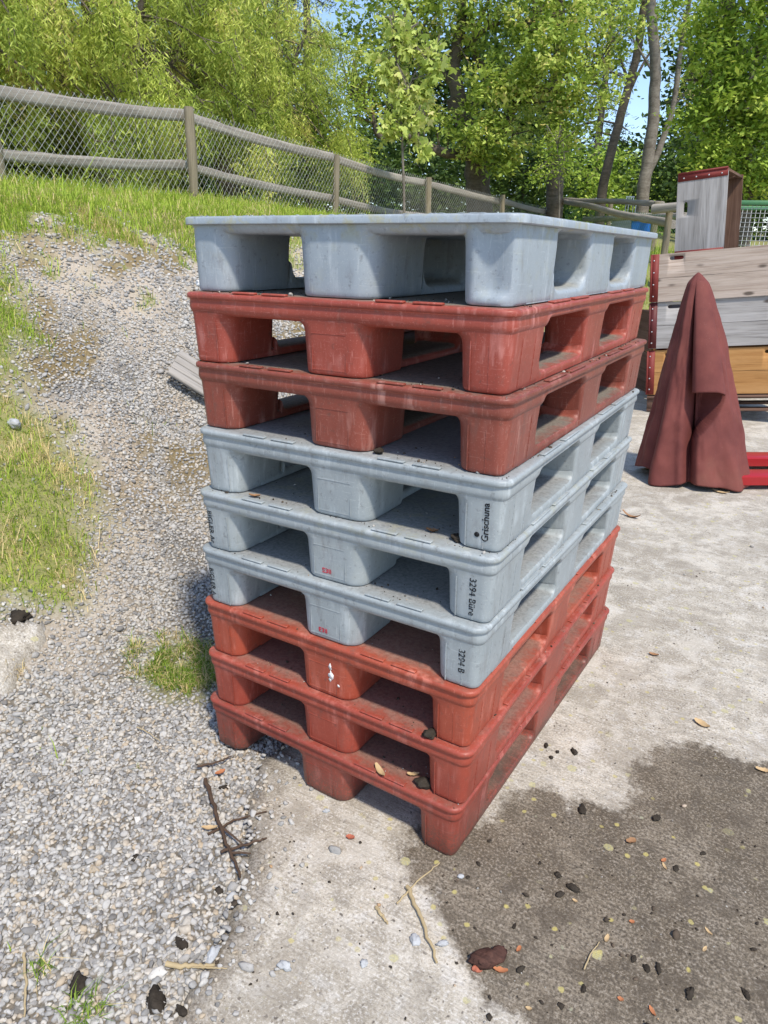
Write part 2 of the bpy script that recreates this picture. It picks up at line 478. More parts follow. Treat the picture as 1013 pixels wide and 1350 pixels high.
SLAB = gpoly([(-40, 835), (25, 822), (62, 828), (60, 850), (40, 870), (22, 905), (-10, 925), (-60, 945)])
def zones(x, y):
    u, v = w2uv(x, y)
    s = .877 * u - .48 * v
    n1 = fbm(x, y, 2.2, 21, 4) - .5
    n2 = fbm(x, y, 7.0, 31, 4) - .5
    crest = sstep(3.72, 4.25, -s + 1.5 * n1 + .9 * n2)
    right = sstep(8.4, 9.6, v) * sstep(.2, 1.4, u)
    lawn = np.maximum(sstep(-.10, .12, sdist(LAWN, x, y) + .25 * n2), sstep(-.10, .15, sdist(LAWN2, x, y) + .3 * n2))
    tuft = sstep(-.03, .03, sdist(TUFT, x, y) + .06 * n2)
    grass = np.maximum(np.maximum(crest, right), np.maximum(lawn, .6 * tuft))
    sand = sstep(2.9, 3.9, -s + 1.2 * n1 + .8 * n2) * (1 - .5 * grass)
    sand = np.maximum(sand, .8 * sstep(-.28, .0, sdist(LAWN, x, y) + .3 * n2) * (1 - grass))
    mo = fbm(.8 * x + .6 * y, (-.6 * x + .8 * y) * .35, 5.5, 51, 4)
    moss = sstep(.54, .68, mo) * sstep(2.0, 2.6, -s) * (1 - grass)
    return grass, sand, moss
def axis(a, b, c, d, fine, grow=1.18):
    o = list(np.arange(b, c + fine / 2, fine))
    s, x = fine, o[-1]
    while x < d: s = min(s * grow, 6); x += s; o.append(x)
    s, x = fine, o[0]
    while x > a: s = min(s * grow, 6); x -= s; o.insert(0, x)
    return np.array(o)
def grid(us, vs):
    U, V_ = np.meshgrid(us, vs)
    X, Y = uv2w(U, V_)
    n, m = U.shape
    i = np.arange(n * m).reshape(n, m)
    F = np.stack([i[:-1, :-1], i[:-1, 1:], i[1:, 1:], i[1:, :-1]], -1).reshape(-1, 4)
    return X.ravel(), Y.ravel(), F
gx, gy, gF = grid(axis(-90, -3.6, 2.2, 90, .035), axis(-25, .3, 7.2, 160, .035))
gr, sa, mo = zones(gx, gy)
yd = sdist(YARD_D, gx, gy)
gh = H(gx, gy) - .03 * sstep(0, .05, yd)
G = NT('ground_soil', .95, .15)
p = G.pos()
n_f = G.noise(p, 90, 4, .7); n_m = G.noise(p, 12, 4, .6)
vo = G.vor(p, 62)
peb = G.ramp(G.noise(vo[2], 3.1, 0), [(.3, (.20, .19, .175)), (.45, (.38, .37, .355)), (.6, (.52, .50, .46)), (.7, (.45, .38, .30))])
peb = G.mix(G.ss(vo[0], .40, .7), peb, (.17, .15, .12))
soil = G.mix(n_m, (.20, .17, .135), (.32, .27, .21))
col = G.mix(G.ss(n_f, .32, .52), soil, peb)
sandc = G.mix(n_f, (.38, .32, .245), (.56, .48, .385))
col = G.mix(G.math('MULTIPLY', G.attr('sand'), G.ss(n_m, .15, .5)), col, sandc)
mossc = G.mix(n_f, (.13, .095, .04), (.30, .22, .10))
col = G.mix(G.math('MULTIPLY', G.attr('moss'), .9), col, mossc)
grc = G.mix(n_m, (.15, .19, .045), (.36, .31, .16))
col = G.mix(G.attr('grass'), col, grc)
G.base(col)
G.bump(G.math('ADD', G.math('MULTIPLY', G.math('SUBTRACT', 1.0, vo[0]), .8), n_f), .5, .015)
ground = link('ground', mesh('ground', np.stack([gx, gy, gh], 1), gF, True, {'grass': gr, 'sand': sa, 'moss': mo}), G.m)
tag(ground, 'gravelly soil rising to a bank at the left', 'ground', kind='structure')

def concrete_mat(name, wet=True):
    K = NT(name, .9, .25)
    p = K.pos()
    a = K.noise(p, 2.6, 5, .65); b = K.noise(p, 13, 6, .72, .4); c = K.noise(p, 150, 4, .75)
    st = K.noise(K.mp(p, (10, 120, 60), rot=(0, 0, .9)), 1.0, 4, .7, .5)
    col = K.mix(K.ss(a, .38, .62), (.385, .342, .275), (.57, .52, .435))
    col = K.mix(K.math('MULTIPLY', K.ss(b, .50, .62), .65), col, (.295, .265, .22))
    col = K.mix(K.math('MULTIPLY', K.ss(b, .48, .38), .55), col, (.60, .58, .54))
    col = K.mix(K.math('MULTIPLY', K.ss(c, .53, .62), .62), col, (.19, .165, .135))
    col = K.mix(K.math('MULTIPLY', K.ss(c, .47, .39), .65), col, (.72, .70, .66))
    col = K.mix(K.math('MULTIPLY', K.ss(st, .52, .62), .42), col, (.24, .215, .18))
    sp = K.vor(K.vadd(p, K.mp(K.noise(p, 50, 2, .6, 0, 1), (.02,) * 3)), 60)
    col = K.mix(K.math('MULTIPLY', K.math('MULTIPLY', K.math('SUBTRACT', 1.0, K.ss(sp[0], .12, .26)), K.math('GREATER_THAN', K.sep(sp[1])[0], .72)), .8), col, (.085, .07, .058))
    wf = 0.0
    e = K.noise(p, 5.5, 6, .7, .6)
    col = K.mix(K.math('MULTIPLY', K.ss(e, .49, .60), .5), col, (.31, .275, .225))
    col = K.mix(K.math('MULTIPLY', K.ss(e, .47, .37), .45), col, (.64, .60, .53))
    if wet:
        ed = K.math('SUBTRACT', 1.0, K.ss(K.math('ADD', K.attr('edge'), K.math('MULTIPLY', K.math('SUBTRACT', K.noise(p, 18, 5, .7), .5), .7)), .02, .38))
        col = K.mix(K.math('MULTIPLY', ed, .75), col, K.mix(K.ss(c, .42, .58), (.27, .235, .19), (.12, .10, .078)))
        w = K.attr('wet')              # 0..1, .5 on the outline of the damp patch
        w = K.math('ADD', w, K.math('MULTIPLY', K.math('SUBTRACT', K.noise(p, 14, 7, .75), .5), .36))
        wf = K.ss(w, .462, .538)
        wc = K.mix(K.ss(K.noise(p, 5, 5, .65), .40, .62), (.108, .082, .052), (.200, .162, .115))
        wc = K.mix(K.math('MULTIPLY', K.ss(c, .51, .58), .8), wc, (.055, .044, .032))
        wc = K.mix(K.math('MULTIPLY', K.ss(c, .47, .40), .65), wc, (.36, .31, .25))
        wc = K.mix(K.math('MULTIPLY', K.ss(st, .52, .64), .40), wc, (.050, .041, .032))
        wc = K.mix(K.math('MULTIPLY', K.ss(b, .51, .60), .6), wc, (.075, .058, .040))
        col = K.mix(K.math('MULTIPLY', wf, .90), col, wc)
    l = K.vor(K.vadd(p, K.mp(K.noise(p, 60, 2, .6, 0, 1), (.012,) * 3)), 17)
    rad = K.math('ADD', K.math('MULTIPLY', K.sep(l[1])[0], .20), .05)
    gate = K.math('GREATER_THAN', K.sep(l[1])[1], .50)
    reg = K.ss(K.noise(p, 2.6, 3), .38, .52)
    dot = K.math('MULTIPLY', K.math('SUBTRACT', 1.0, K.ss(K.math('SUBTRACT', l[0], rad), -.03, .01)), gate)
    yel = K.mix(K.ss(c, .4, .62), (.50, .45, .17), (.44, .43, .30))
    amt = K.mix(wf, (.62,) * 3, (.80,) * 3)
    col = K.mix(K.math('MULTIPLY', K.math('MULTIPLY', dot, reg), amt), col, yel)
    l2 = K.vor(K.vadd(p, K.mp(K.noise(p, 80, 2, .6, 0, 1), (.008,) * 3)), 34)
    d2 = K.math('MULTIPLY', K.math('SUBTRACT', 1.0, K.ss(l2[0], .16, .26)), K.math('GREATER_THAN', K.sep(l2[1])[1], .76))
    col = K.mix(K.math('MULTIPLY', K.math('MULTIPLY', d2, reg), amt), col, K.mix(K.sep(l2[1])[2], (.52, .44, .14), (.36, .36, .26)))
    K.base(col)
    K.rough(K.mix(wf, (.92,) * 3, (.72,) * 3))
    K.bump(K.math('ADD', K.math('ADD', K.math('MULTIPLY', c, .55), K.math('MULTIPLY', b, .8)), K.math('MULTIPLY', st, .45)), .55, .010)
    return K.m
CONC = concrete_mat('concrete')
def sheet(name, poly, us, vs, z0, mat, wet=None, thick=.03):
    x, y, F = grid(us, vs)
    d = sdist(poly, x, y)
    keep = (d[F] > 0).any(1)
    F = F[keep]
    for i in np.unique(F):
        if d[i] < 0:                   # pull outer vertices onto the outline
            a = poly; b = np.roll(poly, -1, axis=0); e = b - a
            t = np.clip(((x[i] - a[:, 0]) * e[:, 0] + (y[i] - a[:, 1]) * e[:, 1]) / ((e ** 2).sum(1) + 1e-12), 0, 1)
            q = a + e * t[:, None]
            k = np.argmin((q[:, 0] - x[i]) ** 2 + (q[:, 1] - y[i]) ** 2)
            x[i], y[i] = q[k]
    z = z0(x, y) - thick * (d < 0)
    used = np.unique(F); re = np.zeros(len(x), int); re[used] = np.arange(len(used))
    A = {}
    if wet is not None:
        wv = np.clip(.5 + sdist(wet, x, y) * 1.6, 0, 1)
        A['wet'] = wv[used]
        A['edge'] = np.clip(sdist(poly, x, y) / .3, 0, 1)[used]
    return link(name, mesh(name, np.stack([x, y, z], 1)[used], re[F], True, A), mat)
yard = sheet('concrete_yard', YARD_D, axis(-3, -1.2, 2.6, 11, .03), axis(-5, .3, 4.8, 12, .03),
             lambda x, y: .006 * (fbm(x, y, 2.5, 9, 3) - .5) * sstep(.0, .3, np.maximum(np.maximum(-.85 - x, x - .05), np.maximum(-.05 - y, y - 1.25))), CONC, WET)
tag(yard, 'pale rough concrete yard with a damp brown patch', 'pavement', kind='structure')
slab = sheet('concrete_slab', dense(SLAB, .03, .02, 8), axis(-2.2, -1.6, -.8, -.7, .02), axis(1.3, 1.5, 2.6, 2.9, .02),
             lambda x, y: H(x, y) + .025 + .03 * (fbm(x, y, 6, 3, 3) - .5), concrete_mat('old_concrete', False), None, .05)
tag(slab, 'broken flat piece of pale concrete at the lawn edge', 'slab', kind='structure')

# ------------------------------------------------------------------ gravel (uncountable)
def ico(level):
    import bmesh
    bm = bmesh.new(); bmesh.ops.create_icosphere(bm, subdivisions=level, radius=1)
    V = np.array([v.co[:] for v in bm.verts]); F = np.array([[v.index for v in f.verts] for f in bm.faces]); bm.free()
    return V, F
ICO1, ICO2 = ico(1), ico(2)
def rotmats(n, r, tilt=.5):
    a = r.random(n) * 2 * math.pi; b = r.normal(0, tilt, n); c = r.normal(0, tilt, n)
    ca, sa_, cb, sb, cc, sc_ = np.cos(a), np.sin(a), np.cos(b), np.sin(b), np.cos(c), np.sin(c)
    O, I = np.zeros(n), np.ones(n)
    Rz = np.stack([np.stack([ca, -sa_, O], 1), np.stack([sa_, ca, O], 1), np.stack([O, O, I], 1)], 1)
    Rx = np.stack([np.stack([I, O, O], 1), np.stack([O, cb, -sb], 1), np.stack([O, sb, cb], 1)], 1)
    Ry = np.stack([np.stack([cc, O, sc_], 1), np.stack([O, I, O], 1), np.stack([-sc_, O, cc], 1)], 1)
    return Rz @ Rx @ Ry
def stones(P, R, base, r, tilt=.45):
    V0, F0 = base; n, k = len(P), len(V0)
    disp = 1 + r.normal(0, .13, (n, k))
    S = np.stack([r.uniform(.85, 1.35, n), r.uniform(.7, 1.0, n), r.uniform(.5, .8, n)], 1)
    # a few random flat cuts make the stones angular
    V = V0[None] * disp[:, :, None]
    for _ in range(5):
        d = r.normal(size=(n, 3)); d /= np.linalg.norm(d, axis=1)[:, None]
        h = r.uniform(.38, .75, n)
        q = np.einsum('nkj,nj->nk', V, d) - h[:, None]
        V = V - np.maximum(q, 0)[:, :, None] * d[:, None, :]
    V = V * (S * R[:, None])[:, None, :]
    V = np.einsum('nij,nkj->nki', rotmats(n, r, tilt), V) + P[:, None, :]
    F = F0[None] + (np.arange(n) * k)[:, None, None]
    return V.reshape(-1, 3), F.reshape(-1, 3)
def scatter_gravel(v0, v1, sp, rad, base, r):
    us = np.arange(-.64 * v1 - .5, 2.2, sp); vs = np.arange(v0, v1, sp)
    U, V_ = np.meshgrid(us, vs); U = U.ravel() + r.uniform(-.5, .5, U.size) * sp; V_ = V_.ravel() + r.uniform(-.5, .5, V_.size) * sp
    ok = (U > -.64 * V_ - .35)
    U, V_ = U[ok], V_[ok]
    x, y = uv2w(U, V_)
    s = .877 * U - .48 * V_
    d = sdist(YARD_D, x, y)
    g, sn, ms = zones(x, y)
    sl = sdist(SLAB, x, y)
    prob = np.where(d < 0, 1.0, np.exp(-d / .05) * .42) * (1 - .97 * g) * (1 - .28 * sn) * (1 - .25 * ms) * np.where(sl > 0, .04, 1)
    # behind the stack and beyond it only the bank carries gravel
    prob *= np.where((U > -.2 * V_ + .5) & (s > -1.2), 0, 1)
    ok = r.random(len(x)) < prob
    x, y, d = x[ok], y[ok], d[ok]
    R = 1.12 * rad * np.exp(r.normal(0, .26, len(x)))
    z = np.where(d > 0, R * .35, H(x, y) + R * .30)
    V, F = stones(np.stack([x, y, z], 1), R, base, r)
    k = len(base[0])
    tint = np.repeat(r.random(len(x)), k)
    return V, F, tint
r_ = np.random.default_rng(21)
parts, off = [], 0
for a in ((.25, 1.0, .0100, .0060, ICO2), (1.0, 1.9, .0106, .0063, ICO2), (1.9, 2.8, .0120, .0070, ICO1), (2.8, 4.4, .0155, .0084, ICO1), (4.4, 7.4, .022, .0112, ICO1)):
    V, F, t = scatter_gravel(*a, r_)
    parts.append((V, F + off, t)); off += len(V)
GM = NT('gravel_stone', .85, .3)
gp = GM.pos()
gc = GM.ramp(GM.attr('tint'), [(0, (.17, .16, .15)), (.10, (.27, .265, .255)), (.35, (.395, .382, .362)), (.62, (.475, .46, .432)), (.80, (.50, .465, .405)), (.92, (.43, .35, .25)), (1, (.60, .58, .54))])
gc = GM.mix(GM.math('MULTIPLY', GM.ss(GM.noise(gp, 140, 3, .7), .5, .72), .4), gc, (.20, .185, .165))
GM.base(gc)
GM.bump(GM.noise(gp, 300, 3, .6), .3, .003)
gravel = link('gravel', mesh('gravel', np.concatenate([a[0] for a in parts]), np.concatenate([a[1] for a in parts]), False, {'tint': np.concatenate([a[2] for a in parts])}), GM.m)
tag(gravel, 'loose pale grey gravel spread over the ground and bank', 'gravel', kind='stuff')

# ------------------------------------------------------------------ grass
def blades(x, y, z, h, w, lean, r, tint):
    n = len(x)
    a = r.random(n) * 2 * math.pi
    dx, dy = np.cos(a), np.sin(a)
    b = a + math.pi / 2 + r.normal(0, .5, n)
    L = h * lean * np.abs(r.normal(.6, .4, n))
    B = np.stack([x, y, z], 1)
    sx = np.stack([dx * w / 2, dy * w / 2, 0 * w], 1)
    ld = np.stack([np.cos(b), np.sin(b), 0 * b], 1)
    M = B + ld * (L * .35)[:, None] + np.array([0, 0, 1]) * (h * .6)[:, None]
    T = B + ld * L[:, None] + np.array([0, 0, 1]) * (h * (1 - .35 * lean))[:, None]
    V = np.stack([B - sx, B + sx, M + sx * .7, M - sx * .7, T], 1)
    i = np.arange(n)[:, None] * 5
    F4 = i + np.array([[0, 1, 2, 3]]); F3 = i + np.array([[3, 2, 4]])
    return V.reshape(-1, 3), F4, F3, np.repeat(tint, 5)
def blades_obj(name, sets, mat):
    V, F, T, o = [], [], [], 0
    for v, f4, f3, t in sets:
        V.append(v); F += list(f4 + o); F += list(f3 + o); T.append(t); o += len(v)
    return link(name, mesh(name, np.concatenate(V), F, False, {'tint': np.concatenate(T)}), mat)
def grass_set(u0, u1, v0, v1, dens, h, w, lean, r, wfun, dry):
    n = int((u1 - u0) * (v1 - v0) * dens)
    U = r.uniform(u0, u1, n); V_ = r.uniform(v0, v1, n)
    ok = (U > -.66 * V_ - .5) & (U < .66 * V_ + .5)
    U, V_ = U[ok], V_[ok]
    x, y = uv2w(U, V_)
    k = wfun(x, y, U, V_)
    cl = fbm(x, y, 14, 77, 3)
    ok = (r.random(len(x)) < k * sstep(.30, .62, cl + .25 * k - .05))
    x, y = x[ok], y[ok]
    hh = h * np.exp(r.normal(0, .48, len(x))) * (.6 + .8 * fbm(x, y, 6, 61, 2))
    dr = fbm(x, y, 3.2, 91, 3)
    t = np.clip(r.normal(.42, .16, len(x)), 0, .72)
    strw = r.random(len(x)) < dry * sstep(.38, .68, dr) * 1.6 + dry * .15
    t = np.where(strw, r.uniform(.78, 1, len(x)), t)
    return blades(x, y, H(x, y) - .01, hh, np.full(len(x), w), lean, r, t)
rg = np.random.default_rng(31)
def w_crest(x, y, u, v): 
    s = .877 * u - .48 * v
    return zones(x, y)[0] * (s < -3.0) * (s > -8.5)
def w_lawn(x, y, u, v): return zones(x, y)[0] * ((.877 * u - .48 * v) > -4.6) * (v < 5.6) * (sdist(TUFT, x, y) < -.05)
def w_right(x, y, u, v): return (v > 9.2) * (u > 1.4) * 1.0
def w_weeds(x, y, u, v): return (fbm(x, y, 3.0, 111, 3) > .66) * .6 * (sdist(YARD_D, x, y) < -.02)
sets = [grass_set(-5.8, .8, 3.6, 11.5, 3800, .074, .0058, 1.3, rg, w_crest, .14),
        grass_set(-3.4, -.4, 1.9, 5.4, 17000, .036, .0036, 1.0, rg, w_lawn, .34),
        grass_set(1.5, 9, 9, 14, 300, .14, .012, .7, rg, w_right, .1),
        grass_set(-2.4, .2, .6, 4.2, 700, .03, .0035, .8, rg, w_weeds, .3)]
grass = blades_obj('grass', sets, GRASS)
tag(grass, 'green and straw coloured grass on the bank and lawn', 'grass', kind='stuff')
def tuft(px, py, n, rad, h, label, dry, seed):
    r = np.random.default_rng(seed)
    c = on_ground(px, py)
    a = r.random(n) * 2 * math.pi; q = rad * np.sqrt(r.random(n)) 
    x = c[0] + q * np.cos(a) * 1.1; y = c[1] + q * np.sin(a)
    cl = fbm(x, y, 15, seed, 3); ok = cl > .42 + .16 * (q / rad) ** 2
    x, y, q = x[ok], y[ok], q[ok]
    t = np.where(r.random(len(x)) < dry * (.5 + q / rad), r.uniform(.78, 1, len(x)), np.clip(r.normal(.10, .14, len(x)), 0, .6))
    s = [blades(x, y, H(x, y) - .005, h * np.exp(r.normal(0, .35, len(x))), np.full(len(x), .0028), 1.3, r, t)]
    o = blades_obj('grass_tuft', s, GRASS)
    tag(o, label, 'grass tuft')
tuft(236, 886, 5200, .165, .040, 'wide tuft of green and dry grass by the left foot of the red stack', .35, 5)
tuft(108, 1340, 110, .035, .034, 'small fresh green grass tuft in the gravel at the bottom of the photo', .05, 6)
tuft(62, 1280, 60, .03, .04, 'thin sparse grass tuft in the gravel below the twigs of dry straw', .4, 7)
tuft(25, 885, 160, .05, .045, 'dry straw coloured grass tuft on the pale concrete slab', 1.4, 8)
tuft(185, 1015, 40, .018, .02, 'tiny bright green seedling tuft in the middle of the gravel', .0, 9)

# ------------------------------------------------------------------ pallets
HP = .1604
DX, DY = .4, .6
NEAR = (DX, -DY)
def clampring(ring, hx, hy):
    return [(min(max(a, -hx), hx), min(max(b, -hy), hy)) for a, b in ring]
def deck_loft(prof, rad, gaps, zt, zb, zn):
    # rounded slab whose lower rim is cut higher between the feet of the long sides
    rings = []
    ys = np.linspace(-.56, .56, 113)
    for o, z in prof:
        base = rrect(DX + o, DY + o, max(.02, rad + min(o, 0)), 8)
        ring = []
        for i, p_ in enumerate(base):
            ring.append(p_)
            if i % 8 == 7 and i // 8 in (1 - 1, 2):      # after corner 0 (right side, going up) and corner 2 (left side, going down)
                x = p_[0]; lim_ = DY + o - max(.02, rad + min(o, 0)) - .001
                yy = ys if i // 8 == 0 else ys[::-1]
                ring += [(x, float(np.clip(y, -lim_, lim_))) for y in yy]
        rings.append((o, z, ring))
    V, F = [], []
    n = len(rings[0][2])
    for o, z, ring in rings:
        for x, y in ring:
            k = max(float(sstep(0, .022, y - a)) * float(sstep(0, .022, b - y)) for a, b in gaps) if abs(x) > DX - .125 and z < zt else 0
            V.append((x, y, z + k * ((zt - (zt - z) * (zt - zn) / (zt - zb)) - z)))
    for a in range(len(rings) - 1):
        for i in range(n):
            j = (i + 1) % n
            F.append((a * n + i, a * n + j, (a + 1) * n + j, (a + 1) * n + i))
    F.append(tuple(range(n - 1, -1, -1))); F.append(tuple(range((len(rings) - 1) * n, len(rings) * n)))
    return np.array(V), F
def deck_mesh_a():
    prof = [(-.150, .1075), (-.110, .1075), (-.050, .1075), (-.030, .1078), (-.020, .1085), (-.0140, .1102), (-.0085, .1150), (-.0055, .1210), (-.0045, .1270), (-.0052, .1350), (-.0062, .1420), (-.0050, .1445), (-.0012, .1458), (.0, .1480), (.0, .1530), (-.0015, .1562), (-.006, .1585), (-.012, .1590)]
    mb = MB()
    mb.add(*deck_loft(prof, .031, GA, .1445, .1075, .128))
    for s in (-1, 1):                                 # raised anti-slip lugs along the rim
        for y in (-.32, -.17, .17, .32):
            mb.box((s * (DX - .010), y, .1612), (.014, .12, .005), .0018)
        for x in (-.222, -.140, .140, .222):
            mb.box((x * 1.0, s * (DY - .010), .1612), (.062, .014, .005), .0018)
    return mb.me('deck', True, 40)
def corner_radii(cx, cy, out, entry, gap, inner):
    res = []
    for sx, sy in ((1, -1), (1, 1), (-1, 1), (-1, -1)):
        ox, oy = cx * sx > .1, cy * sy > .1       # this corner lies on the long side / on the short side
        res.append(out if ox and oy else entry if oy else gap if ox else inner)
    return res
def foot_ring(cx, cy, hx, hy, o, z, rad, lim, n):
    ins = .006 if z == 0 else .002 if z < .002 else 0
    oy = min(o, .002) if abs(cx) > .1 else o
    x0, x1, y0, y1 = cx - hx - o, cx + hx + o, cy - hy - oy, cy + hy + oy
    if cx > .1: x1 = DX - lim - ins
    if cx < -.1: x0 = -DX + lim + ins
    if cy > .1: y1 = DY - lim - ins
    if cy < -.1: y0 = -DY + lim + ins
    return rrect((x1 - x0) / 2, (y1 - y0) / 2, [max(.006, q + min(o, 0)) for q in rad], n, (x0 + x1) / 2, (y0 + y1) / 2)
def foot_mesh_a(cx, cy, wx, wy, panel=None):
    hx, hy = wx / 2, wy / 2
    prof = [(-.012, .0), (-.007, .0012), (-.0055, .005), (-.0045, .012), (-.002, .06), (.0, .088), (.002, .097), (.0055, .103), (.011, .107), (.015, .1095), (.016, .113), (.016, .119), (.016, .134)]
    rad = corner_radii(cx, cy, .026, .044, .011, .03)
    rings = [(foot_ring(cx, cy, hx, hy, o, z, rad, .0150 - .055 * min(z, .107) if z < .107 else .0091 - .10 * (z - .107), 9), z) for o, z in prof]
    mb = MB(); mb.add(*loft(rings))
    if panel:                                         # raised outline of the label field
        ax, side = panel
        for dz, dx_, L, V in ((.012, 0, .085, 0), (.0885, 0, .085, 0), (.05, -.042, 0, .078), (.05, .042, 0, .078)):
            zc = dz; yf = DY - (.0150 - .055 * zc)
            if ax == 'y': mb.box((cx + dx_ - .005, side * yf, zc), (max(L, .0016), .0016, max(V, .0016)))
    if abs(cx) > .1 and abs(cy) > .1:
        sx, sy = (1 if cx > 0 else -1), (1 if cy > 0 else -1)
        for dx_ in (.012, -.026):                     # raised mould lines on the short side
            for q in range(6):
                z = .012 + q * .0155
                mb.box((cx + dx_ * sx, sy * (DY - (.0150 - .055 * z)), z), (.0022, .0014, .0156))
        for dy_ in (-.045, .030):                     # and on the long side
            for q in range(6):
                z = .016 + q * .0155
                mb.box((sx * (DX - (.0150 - .055 * z)), cy + dy_ * sy, z), (.0014, .0024, .0156))
    return mb.me('foot', True, 45)
def runner_mesh(cx, wx, gaps, hb=.020, rad=.026, lim=.0156, zoff=.0015):
    ys = sorted(set(np.round(np.concatenate([np.linspace(-.5, .5, 60)] + [np.linspace(g - .0, g + rad, 8) for g, _ in gaps] + [np.linspace(h - rad, h, 8) for _, h in gaps]), 4)))
    hx = wx / 2
    def fil(y):
        f = 0
        for a, b in gaps:
            if a <= y <= b:
                d = min(y - a, b - y)
                f = rad - math.sqrt(max(0, rad * rad - max(0, rad - d) ** 2)) if d < rad else 0
                return f
        return rad * .6 if min(abs(y - g) for ab in gaps for g in ab) < .004 else 0
    ys = sorted(set(ys) | {round(g + e, 4) for ab in gaps for g in ab for e in (-.003, .003, -.005, .005)})
    sec = [(-1, 0, 0), (-1, .45, 0), (-.95, .68, 1), (-.80, .92, 1), (-.55, 1.0, .8), (0, .95, .7), (.55, 1.0, .8), (.80, .92, 1), (.95, .68, 1), (1, .45, 0), (1, 0, 0)]
    V, F = [], []
    for y in ys:
        f = fil(y)
        for sx, sz, ff in sec:
            x = min(max(cx + sx * (hx - .004), -DX + lim), DX - lim)
            V.append((x, y, zoff + sz * hb + ff * f + (f * .9 if ff == 0 and sz > 0 else 0)))
    k = len(sec)
    for i in range(len(ys) - 1):
        for j in range(k):
            F.append((i * k + j, i * k + (j + 1) % k, (i + 1) * k + (j + 1) % k, (i + 1) * k + j))
    F.append(tuple(range(k))); F.append(tuple(range((len(ys) - 1) * k + k - 1, (len(ys) - 1) * k - 1, -1)))
    return mesh('runner', V, F, True, None, 45)
# type A: heavy rim, wide openings
CXA, CYA = DX - .0625, DY - .1
FEET_A = [(sx * CXA, sy * CYA, .116, .19) for sx in (-1, 1) for sy in (-1, 1)] + [(sx * CXA, 0, .116, .165) for sx in (-1, 1)] + [(0, sy * CYA, .170, .19) for sy in (-1, 1)] + [(0, 0, .170, .165)]
GA = [(-CYA + .095, -.0825), (.0825, CYA - .095)]
A = {'deck': deck_mesh_a(), 'feet': [foot_mesh_a(*f, panel=('y', -1) if (f[0] == 0 and f[1] < 0) else None) for f in FEET_A]}
A['runners'] = [runner_mesh(c, w, GA) for c, w in ((-CXA, .116), (CXA, .116), (0, .14))]
# type B: thin overhanging lip, deep scooped feet
def deck_mesh_b():
    mb = MB()
    prof = [(-.150, .1240), (-.115, .1240), (-.060, .1240), (-.034, .1240), (-.022, .128), (-.0155, .1385), (-.0145, .1425), (-.002, .1430), (.0, .1445), (.0, .1555), (-.002, .1585), (-.007, .1600)]
    mb.add(*deck_loft(prof, .036, GB, .1425, .1240, .1375))
    r = random.Random(4)
    for k in range(26):                               # knobbly lichen and wear along the upper edge
        t = r.uniform(-.37, .37)
        mb.add(*[(lambda V, F: (V * np.array([r.uniform(.004, .011), .003, .0014]) + np.array([t, -DY + .007, .1600]), F.tolist()))(*ICO1)][0])
    return mb.me('deck', True, 40)
def foot_mesh_b(cx, cy, wx, wy, scoop=None):
    hx, hy = wx / 2, wy / 2
    n = 12
    prof = [(-.012, 0), (-.006, .0012), (-.0025, .006), (-.002, .013), (-.0015, .018), (-.001, .024), (-.0006, .032), (.0, .05), (.001, .08), (.002, .105), (.004, .120), (.010, .130), (.020, .1375), (.026, .1420)]
    rings = []
    for o, z in prof:
        lim = .0165 - .030 * min(z, .1)
        base = foot_ring(cx, cy, hx, hy, o, z, corner_radii(0, 0, 0, 0, 0, 0) if False else corner_radii(cx, cy, .032, .050, .014, .03), lim, 10)
        base = [(a - cx, b - cy) for a, b in base]
        # extra points on the straight runs so that the scoop can bend them
        ring = []
        for i in range(len(base)):
            a, b = base[i], base[(i + 1) % len(base)]
            m = 10 if (i % 10) == 9 else 1
            for k in range(m): ring.append((a[0] + (b[0] - a[0]) * k / m, a[1] + (b[1] - a[1]) * k / m))
        out = []
        for a, b in ring:
            if scoop:
                for (ax, side, c0, c1, dep) in scoop:
                    t = a if ax == 'y' else b
                    if c0 < t < c1 and ((b * side > 0 and ax == 'y' and abs(b) > hy - .035) or (a * side > 0 and ax == 'x' and abs(a) > hx - .035)):
                        w_ = max(0.0, math.sin(math.pi * (t - c0) / (c1 - c0))) ** .7
                        q = dep * w_ * float(sstep(.010, .030, z)) 
                        if ax == 'y': b -= side * q
                        else: a -= side * q
            out.append((a + cx, b + cy))
        rings.append((out, z))
    mb = MB(); mb.add(*loft(rings))
    return mb.me('foot', True, 50)
CXB, CYB = DX - .0685, DY - .130
GB = [(-CYB + .12, -.105), (.105, CYB - .12)]
FEET_B = [(-CXB, -CYB, .112, .24, None), (CXB, -CYB, .112, .24, [('y', -1, -.024, .046, .015)]), (-CXB, CYB, .112, .24, None), (CXB, CYB, .112, .24, None),
          (-CXB, 0, .112, .21, None), (CXB, 0, .112, .21, None), (0, -CYB, .19, .24, None), (0, CYB, .19, .24, None), (0, 0, .19, .21, None)]
B = {'deck': deck_mesh_b(), 'feet': [foot_mesh_b(*f) for f in FEET_B]}
B['runners'] = [runner_mesh(c, w, GB, .022, .045, .0172) for c, w in ((-CXB, .112), (CXB, .112), (0, .18))]

